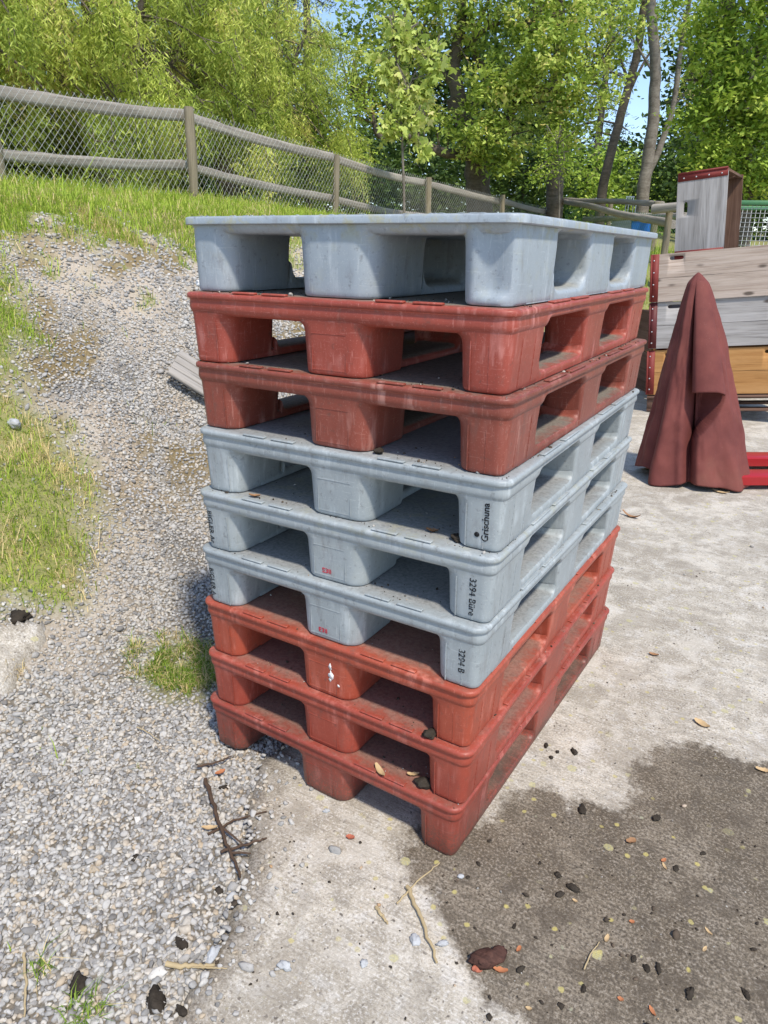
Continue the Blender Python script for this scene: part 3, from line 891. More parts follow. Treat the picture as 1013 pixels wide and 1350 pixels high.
def text_mesh(txt, size, bold=False):
    cu = bpy.data.curves.new('lettering', 'FONT')
    cu.body = txt; cu.size = size; cu.align_x = 'CENTER'; cu.align_y = 'CENTER'; cu.extrude = .00035
    if bold: cu.offset = size * .012
    t = bpy.data.objects.new('lettering', cu); COL.objects.link(t)
    bpy.context.view_layer.update()
    me = bpy.data.meshes.new_from_object(t.evaluated_get(bpy.context.evaluated_depsgraph_get()))
    bpy.data.objects.remove(t); bpy.data.curves.remove(cu)
    return me
def obj_mat(o, m):
    if len(o.data.materials) == 0: o.data.materials.append(m)
    o.material_slots[0].link = 'OBJECT'
    o.material_slots[0].material = m
OFFS = [(-.0069, .0214, .010), (-.0054, .0082, .019), (.0057, .0110, .009), (.0094, .0040, .016), (.0055, -.006, .010), (.0049, -.0103, -.007), (-.0027, -.0075, -.014), (-.0028, -.0098, -.014), (-.0076, -.0112, -.030)]
OFFS[0] = (-.0069, .0214, .0105)
LAB = [('B', GREY_TOP, 'grey blue plastic pallet with a thin flat rim, topmost of the tall stack'),
       ('A', RED_A, 'faded red plastic pallet directly under the grey pallet on top of the stack'),
       ('A', RED_B, 'dull brownish red plastic pallet, third from the top, resting on a grey one'),
       ('A', GREY_A, 'grey plastic pallet with a black dot and lettering reading upward on its near corner foot'),
       ('A', GREY_B, 'grey plastic pallet in the middle of the stack, marked 3294 down its near corner foot'),
       ('A', GREY_A, 'grey plastic pallet with worn 3294 marking, lying on the bright orange red pallet'),
       ('A', RED_C, 'bright orange red plastic pallet with white paint chips on its middle foot'),
       ('A', RED_D, 'red plastic pallet second from the ground, between two other red pallets'),
       ('A', RED_E, 'soil stained red plastic pallet standing on the concrete at the bottom of the stack')]
pallets = []
for k, ((kind, m, lab), (dx, dy, a)) in enumerate(zip(LAB, OFFS)):
    T = A if kind == 'A' else B
    a_ = a
    root = empty('plastic_pallet', (-DX + dx - .0068, DY + dy + .0115, HP * (8 - k)), a_)
    root.scale = (1.027, 1.026, 1.0)
    tag(root, lab, 'pallet', 'plastic pallets piled in one stack')
    d = link('deck', T['deck'], m, root); obj_mat(d, m)
    feet = []
    for f in T['feet']:
        o = link('foot', f, m, root); obj_mat(o, m); feet.append(o)
    for f in T['runners']:
        o = link('runner', f, m, root); obj_mat(o, m)
    pallets.append((root, feet))
def letter(k, foot, txt, size, x, z, ang, mat, bold=False, sx=1.0):
    root, feet = pallets[k]
    me = text_mesh(txt, size, bold)
    f = FEET_A[foot]
    lim = .0150 - .055 * z
    yface = -DY + lim - .0007
    o_ = link('lettering', me, mat, feet[foot])
    tilt = math.atan(.055)
    o_.matrix_local = Matrix.Translation((x, yface, z)) @ Matrix.Rotation(tilt, 4, 'X') @ Matrix.Rotation(math.pi / 2, 4, 'X') @ Matrix.Rotation(ang, 4, 'Z') @ Matrix.Diagonal((sx, 1, 1, 1))
    return o_
# FEET_A index: 0 left front, 2 near corner front, 6 middle front
letter(3, 2, 'Grischuna', .0205, .3545, .064, math.pi / 2, BLACK_INK, True, 1.02)
mb = MB(); mb.tube([(0, 0, -.0003), (0, 0, .0003)], .0055, 20)
o = mb.build('logo_dot', BLACK_INK, pallets[3][1][2])
o.matrix_local = Matrix.Translation((.3365, -DY + .0124, .034)) @ Matrix.Rotation(math.pi / 2, 4, 'X')
letter(4, 2, '3294 B\u00fcre', .0215, .348, .058, -math.pi / 2, BLACK_INK, False, 1.0)
letter(5, 2, '3294 B', .0215, .348, .066, -math.pi / 2, BLACK_INK, False, 1.0)
letter(4, 0, 'BIGLER Ar', .0205, -.3665, .060, -math.pi / 2, BLACK_INK, False, 1.0)
letter(5, 0, 'BIGLER A', .0205, -.3665, .060, -math.pi / 2, BLACK_INK, False, 1.0)
letter(4, 6, 'E3II', .0175, -.014, .024, 0, RED_INK, True)
letter(5, 6, 'E3II', .0175, -.014, .024, 0, RED_INK, True)

# flaking white paint on the middle foot of the bright orange red pallet
for q, (x, z, a, b) in enumerate(((.018, .088, .0035, .009), (.020, .062, .007, .012), (.016, .050, .004, .005), (.040, .040, .004, .003))):
    r = np.random.default_rng(60 + q); n = 14
    ring = [((1 + r.normal(0, .22)) * a * math.cos(t), (1 + r.normal(0, .22)) * b * math.sin(t)) for t in np.linspace(0, 2 * math.pi, n, endpoint=False)]
    V, F = loft([(ring, 0), (ring, .0008)])
    o_ = link('paint_flake', mesh('paint_flake', V, F), WHITE_PLASTIC, pallets[6][1][6])
    o_.matrix_local = Matrix.Translation((x, -DY + .0150 - .055 * z - .0004, z)) @ Matrix.Rotation(math.atan(.055) + math.pi / 2, 4, 'X')
# ------------------------------------------------------------------ small debris
def lump(name, P, rad, flat, mat, label, cat, seed, group=None, lvl=3):
    r = np.random.default_rng(seed)
    V0, F0 = ico(lvl)
    n = len(V0)
    q_ = [r.normal(0, 1, 3) * f_ for f_ in (2, 3, 5, 7, 9, 12, 15)]
    d = 1 + sum(np.sin(V0 @ k_ + i_) * .16 / (1 + .35 * i_) for i_, k_ in enumerate(q_)) + r.normal(0, .05, n)
    V = V0 * d[:, None] * rad * np.array([r.uniform(.9, 1.5), r.uniform(.6, 1), flat])
    a = r.random() * 6.28
    V = V @ np.array([[math.cos(a), -math.sin(a), 0], [math.sin(a), math.cos(a), 0], [0, 0, 1]]).T
    o = link(name, mesh(name, V, F0, False), mat)
    o.location = (P[0], P[1], P[2] + rad * flat * .55)
    tag(o, label, cat, group)
    return o
def stick(name, pts, rad, mat, label, cat, group=None, parent=None, side=None):
    P = [np.array(q, float) for q in pts]
    c = P[0]
    mb = MB(); n = 7
    q = [p_ - c for p_ in P]
    r = np.random.default_rng(len(label))
    dense_ = []
    for i in range(len(q) - 1):
        for t in np.linspace(0, 1, n, endpoint=False): dense_.append(q[i] + (q[i + 1] - q[i]) * t + r.normal(0, rad * .35, 3) * np.array([1, 1, .3]))
    dense_.append(q[-1])
    R = np.linspace(rad, rad * .55, len(dense_))
    mb.tube(dense_, R, 7)
    for (i, ang, L) in (side or []):
        b = dense_[i]; d = np.array([math.cos(ang), math.sin(ang), .1])
        mb.tube([b, b + d * L * .5, b + d * L + np.array([0, 0, -.004])], [rad * .6, rad * .5, rad * .3], 6)
    o = mb.build(name, mat, None, True, 60)
    o.location = c
    tag(o, label, cat, group)
    return o
def flake(name, P, L, w, ang, mat, label, cat, seed, group=None, curl=.3):
    r = np.random.default_rng(seed)
    n = 9; V, F = [], []
    for i in range(n):
        t = i / (n - 1); ww = w * (math.sin(math.pi * (.08 + .84 * t)) ** .8) * r.uniform(.8, 1.1)
        for s in (-1, 0, 1):
            V.append(((t - .5) * L, s * ww / 2, curl * L * (2 * t - 1) ** 2 * .5 + .25 * ww * s * s + r.normal(0, .03 * w)))
    for i in range(n - 1):
        for j in range(2): F.append((i * 3 + j, (i + 1) * 3 + j, (i + 1) * 3 + j + 1, i * 3 + j + 1))
    V = np.array(V); V[:, 2] -= V[:, 2].min()
    k = len(V)
    V2 = np.concatenate([V + [0, 0, .0012], V]); F = F + [tuple(i + k for i in reversed(f)) for f in F]
    o = link(name, mesh(name, V2, F, True, None, 60), mat)
    o.location = (P[0], P[1], P[2]); o.rotation_euler = (0, 0, ang)
    tag(o, label, cat, group)
    return o
def gp(x, y, up=0.0):
    P = on_ground(x, y)
    if sdist(YARD_D, [P[0]], [P[1]])[0] > 0: P = on_z(x, y, .0)
    return P + np.array([0, 0, up])
stick('twig', [gp(272, 1035, .022), gp(285, 1080, .022), gp(300, 1120, .018), gp(317, 1160, .008)], .0058, TWIG, 'long dark brown twig crossing from the gravel to the concrete edge', 'twig', None, None, [(4, 2.6, .05), (10, -.2, .10), (16, .5, .05)])
stick('twig', [gp(275, 1105, .012), gp(310, 1086, .012), gp(352, 1072, .006)], .0038, TWIG, 'thin brown twig lying crosswise over the gravel edge', 'twig')
stick('twig', [gp(292, 1130, .016), gp(330, 1115, .008), gp(352, 1107, .006)], .0040, TWIG, 'short brown twig touching the end of the long twig', 'twig')
stick('twig', [gp(262, 1018, .02), gp(290, 1012, .02), gp(306, 1004, .02)], .0036, TWIG, 'short twig beside the orange leaf by the left red foot', 'twig')
stick('straw_stalk', [gp(537, 1172, .008), gp(556, 1215, .008), gp(576, 1272, .006)], .0052, STRAW, 'thick dry straw stalk on the concrete below the near corner foot', 'straw')
stick('straw_stalk', [gp(523, 1194, .006), gp(550, 1166, .010), gp(580, 1140, .006)], .0024, STRAW, 'thin pale straw stalk leaning toward the near corner foot', 'straw')
stick('straw_stalk', [gp(497, 1198, .005), gp(504, 1210, .006), gp(511, 1220, .005)], .0042, STRAW, 'short stub of straw on the concrete left of the long stalk', 'straw')
stick('straw_stalk', [gp(770, 1280, .005), gp(778, 1260, .006), gp(790, 1244, .005)], .0018, STRAW, 'thin bent straw on the damp patch', 'straw')
stick('straw_stalk', [gp(222, 1278, .018), gp(260, 1280, .012), gp(283, 1276, .008)], .0060, STRAW, 'pale thick stalk lying across the gravel at the concrete edge', 'straw')
stick('straw_stalk', [gp(250, 1281, .014), gp(275, 1280, .008), gp(300, 1279, .005)], .0018, STRAW, 'very thin straw blade beside the thick pale stalk', 'straw')
stick('straw_stalk', [gp(34, 1265, .018), gp(36, 1300, .016), gp(34, 1348, .016)], .0035, STRAW, 'upright looking dry stalk in the gravel at the bottom left', 'straw')
stick('straw_stalk', [gp(182, 965, .018), gp(196, 972, .018), gp(212, 983, .016)], .0020, STRAW, 'single dry straw on the gravel below the grass tuft', 'straw')
# fine grit and crumbs strewn over the yard (uncountable)
rl = np.random.default_rng(44)
n = 26000
U = rl.uniform(-.7, 1.9, n); V_ = rl.uniform(.35, 4.2, n)
x, y = uv2w(U, V_)
d = sdist(YARD_D, x, y); wd = sdist(WET, x, y)
pr_ = np.where(d > .01, .05 + .55 * np.exp(-d / .10) + .22 * (wd > -.05) * sstep(.45, .7, fbm(x, y, 5, 33, 3)) + .10 * sstep(.5, .7, fbm(x, y, 3, 37, 3)), 0)
pr_ *= ~((x > -.82) & (x < .02) & (y > -.02) & (y < 1.22))
ok = rl.random(n) < pr_ * (1.15 - .2 * V_)
x, y, d, wd = x[ok], y[ok], d[ok], wd[ok]
R_ = .0022 * np.exp(rl.normal(0, .45, len(x)))
V, F = stones(np.stack([x, y, R_ * .4], 1), R_, ICO1, rl)
tn = np.where(rl.random(len(x)) < np.where(wd > 0, .25, .72), rl.uniform(.15, .9, len(x)), 0) 
# coarser crumbs of soil lying in drifts on the damp patch and along the gravel edge
n = 5200
U = rl.uniform(-.6, 1.7, n); V_ = rl.uniform(.35, 3.4, n)
x2, y2 = uv2w(U, V_)
d2 = sdist(YARD_D, x2, y2); wd2 = sdist(WET, x2, y2)
p2 = np.where(d2 > .0, .5 * (wd2 > -.03) * sstep(.50, .72, fbm(x2, y2, 4.5, 133, 3)) + .16 * np.exp(-d2 / .07), 0)
p2 *= ~((x2 > -.84) & (x2 < .02) & (y2 > -.02) & (y2 < 1.25))
ok = rl.random(n) < p2
x2, y2 = x2[ok], y2[ok]
R2 = .0040 * np.exp(rl.normal(0, .42, len(x2)))
V2_, F2_ = stones(np.stack([x2, y2, R2 * .35], 1), R2, ICO1, rl)
F = np.concatenate([F, F2_ + len(V)]); V = np.concatenate([V, V2_])
tn = np.concatenate([tn, np.where(rl.random(len(x2)) < .82, rl.uniform(0, .13, len(x2)), rl.uniform(.2, 1, len(x2)))])
# crumbs caught on the pallet decks, thickest along the rims and beside the feet
for k in range(1, 9):
    n = 420
    t = rl.random(n); e = np.abs(rl.normal(0, .035, n)) + .004
    sd_ = rl.random(n) < .5
    lx = np.where(sd_, .4 - e, rl.uniform(-.4, .4, n)); ly = np.where(sd_, rl.uniform(-.6, .6, n), -.6 + e * 2.5)
    cl_ = fbm(lx + k, ly, 14, 140 + k, 3)
    ok = rl.random(n) < sstep(.42, .62, cl_)
    lx, ly = lx[ok] * 1.02, ly[ok] * 1.02
    dx, dy, a_ = OFFS[k]
    wx = -DX + dx - .0068 + lx * math.cos(a_) - ly * math.sin(a_); wy = DY + dy + .0115 + lx * math.sin(a_) + ly * math.cos(a_)
    R3 = .0017 * np.exp(rl.normal(0, .5, len(wx)))
    V3, F3 = stones(np.stack([wx, wy, HP * (9 - k) - .0012 + R3 * .4], 1), R3, ICO1, rl)
    F = np.concatenate([F, F3 + len(V)]); V = np.concatenate([V, V3])
    tn = np.concatenate([tn, np.where(rl.random(len(wx)) < .75, rl.uniform(0, .12, len(wx)), rl.uniform(.2, 1, len(wx)))])
LM = NT('grit', .9, .2)
LM.base(LM.ramp(LM.attr('tint'), [(0, (.045, .036, .028)), (.12, (.12, .09, .065)), (.4, (.36, .35, .33)), (.75, (.48, .45, .40)), (.9, (.42, .27, .15))]))
tag(link('grit', mesh('grit', V, F, False, {'tint': np.repeat(tn, len(ICO1[0]))}), LM.m), 'fine grit and crumbs strewn over the concrete and the pallet decks', 'grit', kind='stuff')
# bark chunk
bp = gp(643, 1268)
b1 = MB()
rr = np.random.default_rng(3)
for (ox, oy, sx_, sy_, sz_, a) in ((0, 0, .036, .021, .014, .9), (.012, .012, .026, .016, .010, 1.3), (-.012, -.012, .020, .012, .012, .6)):
    V0, F0 = ICO2
    qk = [rr.normal(0, 1, 3) * f_ for f_ in (2, 4, 7, 11)]
    V0, F0 = ico(3)
    V = V0 * (1 + sum(np.sin(V0 @ k_ + i_) * .13 / (1 + .4 * i_) for i_, k_ in enumerate(qk))[:, None] + rr.normal(0, .03, (len(V0), 1))) * np.array([sx_, sy_, sz_])
    c_, s_ = math.cos(a), math.sin(a)
    b1.add(V @ np.array([[c_, s_, 0], [-s_, c_, 0], [0, 0, 1]]) + np.array([ox, oy, .011]), F0.tolist())
o = b1.build('bark_chunk', BARK_CHIP); o.location = bp
tag(o, 'large reddish brown bark chunk on the edge of the damp patch', 'bark')
lump('brick_fragment', gp(629, 1277), .010, .6, BRICKBIT, 'orange brick fragment touching the large bark chunk', 'brick fragment', 71)
flake('wood_chip', gp(660, 1280), .03, .012, .4, LEAF_ORANGE, 'orange wood chip lying against the bark chunk', 'wood chip', 6)
clods = [(720, 984, .016), (735, 992, .013), (757, 992, .017), (727, 999, .010), (757, 1172, .020), (738, 1180, .014), (891, 1145, .012), (927, 1126, .012), (736, 1154, .012), (1, 1, 0), (852, 1277, .015), (868, 1278, .014), (835, 1265, .014),
         (910, 1310, .018), (983, 1311, .014), (687, 1278, .014), (768, 1069, .022), (865, 1080, .018), (645, 1109, .009), (631, 1139, .009), (617, 1157, .008), (678, 1222, .009), (770, 1305, .012), (712, 1138, .008), (645, 1341, .010), (740, 1326, .010)]
k = 0
for (x, y, rad) in clods:
    if rad == 0: continue
    lump('soil_clod', gp(x, y), rad * .58, .5, SOIL, 'small crumbly black soil clod lying on the concrete yard', 'soil clod', 100 + k, 'black soil clods on the concrete'); k += 1
for (x, y, rad, lab) in ((290, 1176, .012, 'black soil clod on the gravel edge right of the straw blades'), (240, 1247, .014, 'dark soil clod in the gravel just above the pale stalk'),
                         (205, 1320, .019, 'large black soil clump at the gravel edge near the photo bottom'), (102, 1302, .018, 'flat black soil clod in the gravel beside the small green tuft'),
                         (296, 1040, .010, 'black clod next to the orange leaf on the gravel'), (240, 1335, .011, 'dark clod on the concrete at the very bottom'), (178, 1132, .011, 'dark clod alone in the middle of the gravel'), (27, 817, .034, 'black stone lying at the edge of the lawn and slab')):
    lump('soil_clod' if 'stone' not in lab else 'dark_stone', gp(x, y), rad, .6, SOIL, lab, 'soil clod' if 'stone' not in lab else 'stone', int(x))
flake('dry_leaf', gp(291, 1024, .012), .030, .016, 1.2, LEAF_ORANGE, 'bright orange dry leaf on the gravel below the left red foot', 'leaf', 1)
flake('dry_leaf', gp(277, 1098, .014), .040, .014, .6, CHIP_PALE, 'pale tan curled leaf beside the long twig', 'leaf', 2)
flake('dry_leaf', gp(462, 1105), .022, .017, .3, BRICKBIT, 'flat reddish chip on the concrete in front of the middle foot', 'leaf', 3)
flake('dry_leaf', gp(925, 956), .05, .026, -.4, CHIP_PALE, 'pale tan dry leaf on the concrete right of the stack', 'leaf', 4)
flake('dry_leaf', gp(832, 682), .11, .03, -.3, LEAF_BROWN, 'brown curled leaf beside the far corner of the stack', 'leaf', 5, None, .5)
flake('dry_leaf', gp(862, 864), .035, .018, .2, LEAF_BROWN, 'small brown leaf on the bare concrete', 'leaf', 7)
flake('dry_leaf', gp(1006, 1017), .04, .02, .2, CHIP_PALE, 'pale leaf at the right edge of the photo above the damp patch', 'leaf', 8)
flake('dry_leaf', gp(832, 1110), .026, .018, .8, LEAF_BROWN, 'reddish brown leaf in the middle of the damp patch', 'leaf', 9)
flake('dry_leaf', gp(800, 1258 - 20), .02, .01, 1.5, CHIP_PALE, 'tiny tan leaf sliver on the damp patch', 'leaf', 10)
flake('dry_leaf', gp(950, 650), .10, .03, -.1, CHIP_PALE, 'tan leaf on the concrete in front of the red tarp', 'leaf', 12)
for q, (x, y) in enumerate(((758, 1188), (875, 1135), (876, 1143), (818, 1318), (929, 1252), (860, 1334), (697, 1330), (684, 1252), (934, 1229), (833, 1216))):
    flake('wood_chip', gp(x, y), .012 + .004 * (q % 3), .007 + .002 * (q % 2), q * 1.1, (CHIP_PALE, LEAF_ORANGE)[q % 2], ('small tan wood chip' if q % 2 == 0 else 'small orange wood chip') + ' on the damp brown concrete', 'wood chip', 30 + q, 'wood chips on the damp patch')
pebs = [(549, 1241, .011, 'grey oval pebble alone on the concrete'), (376, 1276, .013, 'elongated pale grey pebble standing out on the concrete'), (480, 1271, .008, 'small grey pebble right of the oval pebble'),
        (608, 1156, .007, 'small light pebble at the foot of the near corner'), (305, 1186, .014, 'white pebble at the edge of gravel and concrete'), (281, 1260, .015, 'cream coloured stone next to the dark clod at the gravel edge'),
        (430, 1070, .007, 'tiny pebble on the concrete by the middle red foot'), (584, 1246, .009, 'blue grey pebble beside the thick straw stalk'), (20, 562, .03, 'flat pale stone half buried in the lawn')]
for q, (x, y, rad, lab) in enumerate(pebs):
    lump('pebble', gp(x, y), rad, .7, PEBBLE, lab, 'pebble', 300 + q)
# litter on the decks seen through the openings
def on_deck(k, x, y): return on_z(x, y, HP * (9 - k) + .0002)
flake('wood_chip', on_deck(8, 501, 1018), .05, .017, -.6, CHIP_PALE, 'pale wood chip lying on the lowest red pallet', 'wood chip', 50)
flake('wood_chip', on_deck(8, 545, 1022), .03, .014, .6, CHIP_PALE, 'tan wood chip at the right end of the lowest pallet deck', 'wood chip', 51)
lump('soil_clod', on_deck(8, 557, 1034), .020, .6, SOIL, 'black soil heap against the near foot on the lowest deck', 'soil clod', 52)
lump('soil_clod', on_deck(7, 568, 970), .014, .7, SOIL, 'black crumb behind the near foot on the second lowest deck', 'soil clod', 53)
flake('dry_leaf', on_deck(4, 336, 655), .03, .014, .3, LEAF_BROWN, 'brown leaf on the deck left of the middle foot of the grey pallet', 'leaf', 54)
flake('dry_leaf', on_deck(4, 570, 701), .028, .016, .1, LEAF_BROWN, 'crumpled brown leaf on the grey deck behind the black lettering', 'leaf', 55)
lump('soil_clod', on_deck(4, 603, 712), .013, .6, SOIL, 'black crumb beside the foot with the black dot', 'soil clod', 56)
lump('soil_clod', on_deck(3, 500, 597), .016, .4, SOIL, 'dark debris on the upper grey deck beside the dull red middle foot', 'soil clod', 57)
lump('soil_clod', on_deck(1, 330, 381), .012, .5, SOIL, 'dark crumb on the topmost red deck under the grey pallet', 'soil clod', 58)
lump('plastic_chip', on_deck(1, 262, 377) + np.array([.0, .01, 0]), .014, .6, WHITE_PLASTIC, 'whitish chip lying on the red deck under the left grey foot', 'chip', 59)
P8 = on_z(0, 0, 0)

# plank on the bank
pa = on_ground(214, 502); pc = on_ground(262, 531); pe = on_ground(256, 492)
ax_ = (pc - pa); ax_ /= np.linalg.norm(ax_)
side = (pe - pa) - ax_ * np.dot(pe - pa, ax_); side /= np.linalg.norm(side)
nz_ = np.cross(ax_, side); nz_ = nz_ if nz_[2] > 0 else -nz_
side = np.cross(nz_, ax_)
M = Matrix(((ax_[0], side[0], nz_[0], 0), (ax_[1], side[1], nz_[1], 0), (ax_[2], side[2], nz_[2], 0), (0, 0, 0, 1)))
def plank(mb, L, Wd, t, n=4):
    w_ = Wd / n
    for i in range(n): mb.box((L / 2, (i + .5) * w_, 0), (L, w_ - .0025, t), .003)
mb = MB(); plank(mb, 1.5, .20, .022, 4)
o = mb.build('wooden_board', WOOD_PLANK, None, False, 35)
o.matrix_world = Matrix.Translation(Vector(pa) + Vector(nz_) * .075) @ M
tag(o, 'bleached grooved wooden board lying on the gravel bank behind the stack', 'board')

# ------------------------------------------------------------------ fence
def beam(name, p0, p1, w, h, mat, parent, seed=0, roundish=True, sag=0.0):
    p0, p1 = np.asarray(p0, float), np.asarray(p1, float)
    L = np.linalg.norm(p1 - p0); d = (p1 - p0) / L
    up = np.array([0, 0, 1.0]) if abs(d[2]) < .9 else np.array([0, 1.0, 0])
    y = np.cross(up, d); y /= np.linalg.norm(y); z = np.cross(d, y)
    M = Matrix(((d[0], y[0], z[0], p0[0]), (d[1], y[1], z[1], p0[1]), (d[2], y[2], z[2], p0[2]), (0, 0, 0, 1)))
    r = np.random.default_rng(seed + 1)
    n = max(3, int(L / .25)); V, F = [], []
    ring0 = rrect(w / 2, h / 2, min(w, h) * (.46 if roundish else .06), 4)
    k = len(ring0)
    ph = r.random(2) * 6
    for i in range(n + 1):
        t = i / n
        oy = .10 * w * math.sin(3.1 * t * L / 2 + ph[0]); oz = .10 * h * math.sin(2.3 * t * L / 2 + ph[1]) - sag * 4 * t * (1 - t)
        s = 1 + r.normal(0, .045)
        for a, b in ring0: V.append((t * L, a * s + (oy if roundish else 0), b * s + (oz if roundish else 0)))
    for i in range(n):
        for j in range(k): F.append((i * k + j, i * k + (j + 1) % k, (i + 1) * k + (j + 1) % k, (i + 1) * k + j))
    F.append(tuple(range(k - 1, -1, -1))); F.append(tuple(range(n * k, n * k + k)))
    o = link(name, mesh(name, V, F, True, None, 40), mat)
    o.matrix_world = M
    if parent: 
        o.parent = parent; o.matrix_parent_inverse = parent.matrix_world.inverted()
    return o
fp = [(-20, 108, 9, 268, 7.1, .10), (249, 141, 254, 255, 9.3, .115), (443.5, 204, 441, 278, 12.3, .10), (565, 234, 565, 290, 15.5, .125), (663, 257, 663, 292, 18.5, .12), (737, 238, 737, 292, 21.0, .18)]
c0 = at(254, 255, 9.3)
fence = empty('wire_fence', (c0[0], c0[1], gz(c0[0], c0[1])))
bpy.context.view_layer.update()
tag(fence, 'weathered post and rail fence with chain link wire on top of the bank', 'fence')
tops, bots = [], []
for i, (tx, ty, bx, by, v, w) in enumerate(fp):
    a, b = at(tx, ty, v), at(bx, by, v)
    g = gz(b[0], b[1])
    b2 = b.copy(); b2[2] = min(b[2], g) - .15
    if abs(bx - tx) < 12: b2[:2] = a[:2] + (b[:2] - a[:2])
    beam('post', b2, a, w, w * .9, WOOD_POST, fence, i)
    tops.append(a); bots.append(b2)
away = np.array([FW[0], FW[1], 0]) * .0
rail_t = [(-60, 113, 6.6), (0, 122, 7.15), (245, 150, 9.4), (442, 208, 12.4), (565, 241, 15.6), (663, 265, 18.6), (737, 281, 21.1)]
rail_b = [(-60, 203, 6.6), (0, 205, 7.15), (245, 216, 9.4), (442, 262, 12.4), (565, 285, 15.6), (663, 296, 18.6), (737, 305, 21.1)]
nrm_f = np.array([.877 * RT[0] - .48 * FW[0], .877 * RT[1] - .48 * FW[1], 0]); nrm_f /= np.linalg.norm(nrm_f)
for lst, hh in ((rail_t, .125), (rail_b, .11)):
    for i in range(len(lst) - 1):
        a, b = at(*lst[i]), at(*lst[i + 1])
        if i == 0:
            pass
        beam('rail', a - nrm_f * .06, b - nrm_f * .06, .07, hh, WOOD_FENCE, fence, 20 + i, True, .03 if i > 0 else 0)
def chain_link(path_lo, path_hi, cell=.085, rad=.0019):
    # two families of zigzag wires between a lower and an upper polyline
    lo, hi = np.array(path_lo), np.array(path_hi)
    seg = np.linalg.norm(np.diff(lo[:, :2], axis=0), axis=1); cum = np.concatenate([[0], np.cumsum(seg)])
    L = cum[-1]
    def pt(s, t):
        q = np.array([np.interp(s, cum, lo[:, k]) for k in range(3)]); w_ = np.array([np.interp(s, cum, hi[:, k]) for k in range(3)])
        return q + (w_ - q) * t
    Hh = np.mean(np.linalg.norm(hi - lo, axis=1))
    V, F, n = [], [], 0
    nn = np.array([nrm_f[0], nrm_f[1], 0])
    rr_ = np.random.default_rng(2)
    for fam in (1, -1):
        s0 = -Hh
        while s0 < L + Hh:
            t0, t1 = 0.0, 1.0
            # clip so that 0 <= s <= L
            sa_, sb = (s0, s0 + Hh) if fam == 1 else (s0 + Hh, s0)
            ta = 0 if sa_ >= 0 and sa_ <= L else ((0 - sa_) / (sb - sa_) if sa_ < 0 else (L - sa_) / (sb - sa_))
            tb = 1 if sb >= 0 and sb <= L else ((L - sa_) / (sb - sa_) if sb > L else (0 - sa_) / (sb - sa_))
            if tb > ta and sa_ + (sb - sa_) * ta <= L + .01:
                m = 12; pts = []
                for q in range(m + 1):
                    t = ta + (tb - ta) * q / m
                    s = sa_ + (sb - sa_) * t
                    p_ = pt(s, t) + nn * (.045 + fam * .001 + .008 * math.sin(s * 2.1 + t * 3))
                    pts.append(p_)
                for q in range(m):
                    a, b = pts[q], pts[q + 1]
                    d = b - a; d /= np.linalg.norm(d) + 1e-9
                    e1 = np.cross(d, nn); e1 /= np.linalg.norm(e1) + 1e-9
                    for c_ in (a, b):
                        for ang in (0, 2.094, 4.189):
                            V.append(c_ + rad * (math.cos(ang) * e1 + math.sin(ang) * nn))
                    F += [(n, n + 1, n + 4, n + 3), (n + 1, n + 2, n + 5, n + 4), (n + 2, n, n + 3, n + 5)]
                    n += 6
            s0 += cell
    return np.array(V), np.array(F)
hi_l = [at(x, y - 9 * 9 / v, v - .02) for x, y, v in rail_t]
lo_l = []
for p_ in hi_l:
    q = p_.copy(); q[2] = gz(p_[0], p_[1]) - .03; lo_l.append(q)
V, F = chain_link(lo_l, hi_l)
o = link('wire_mesh', mesh('wire_mesh', V, F, False), WIRE)
o.parent = fence; o.matrix_parent_inverse = fence.matrix_world.inverted()

# rail fence to the right of the bank fence
c0 = at(885, 330, 11.5)
rf = empty('rail_fence', (c0[0], c0[1], gz(c0[0], c0[1])))
bpy.context.view_layer.update()
tag(rf, 'rough round rail fence beside the upright wooden frame', 'fence')
def post_at(x, y0, y1, v, w, par, mat=WOOD_POST, seed=0):
    a = at(x, y0, v); b = a.copy(); b[2] = min(gz(a[0], a[1]), at(x, y1, v)[2]) - .1
    return beam('post', b, a, w, w, mat, par, seed)
post_at(885, 268, 330, 11.5, .10, rf, WOOD_POST, 1)
post_at(866, 266, 310, 14.5, .13, rf, WOOD_POST, 2)
post_at(806, 262, 300, 19.0, .12, rf, WOOD_POST, 3)
for (a, b, h_) in (((745, 263, 20.5), (874, 269, 14.8), .11), ((744, 265, 20.4), (888, 297, 12.0), .13), ((770, 289, 19.0), (905, 284, 12.4), .11), ((862, 275, 11.6), (900, 271, 11.2), .13)):
    beam('rail', at(*a), at(*b), .10, h_, WOOD_FENCE, rf, int(a[0]), True, 0)
V, F = chain_link([at(742, 305, 20.4), at(888, 312, 12.2)], [at(742, 268, 20.4), at(888, 285, 12.2)], .12, .0025)
o = link('wire_mesh', mesh('wire_mesh', V, F, False), GREEN_PAINT); o.parent = rf; o.matrix_parent_inverse = rf.matrix_world.inverted()

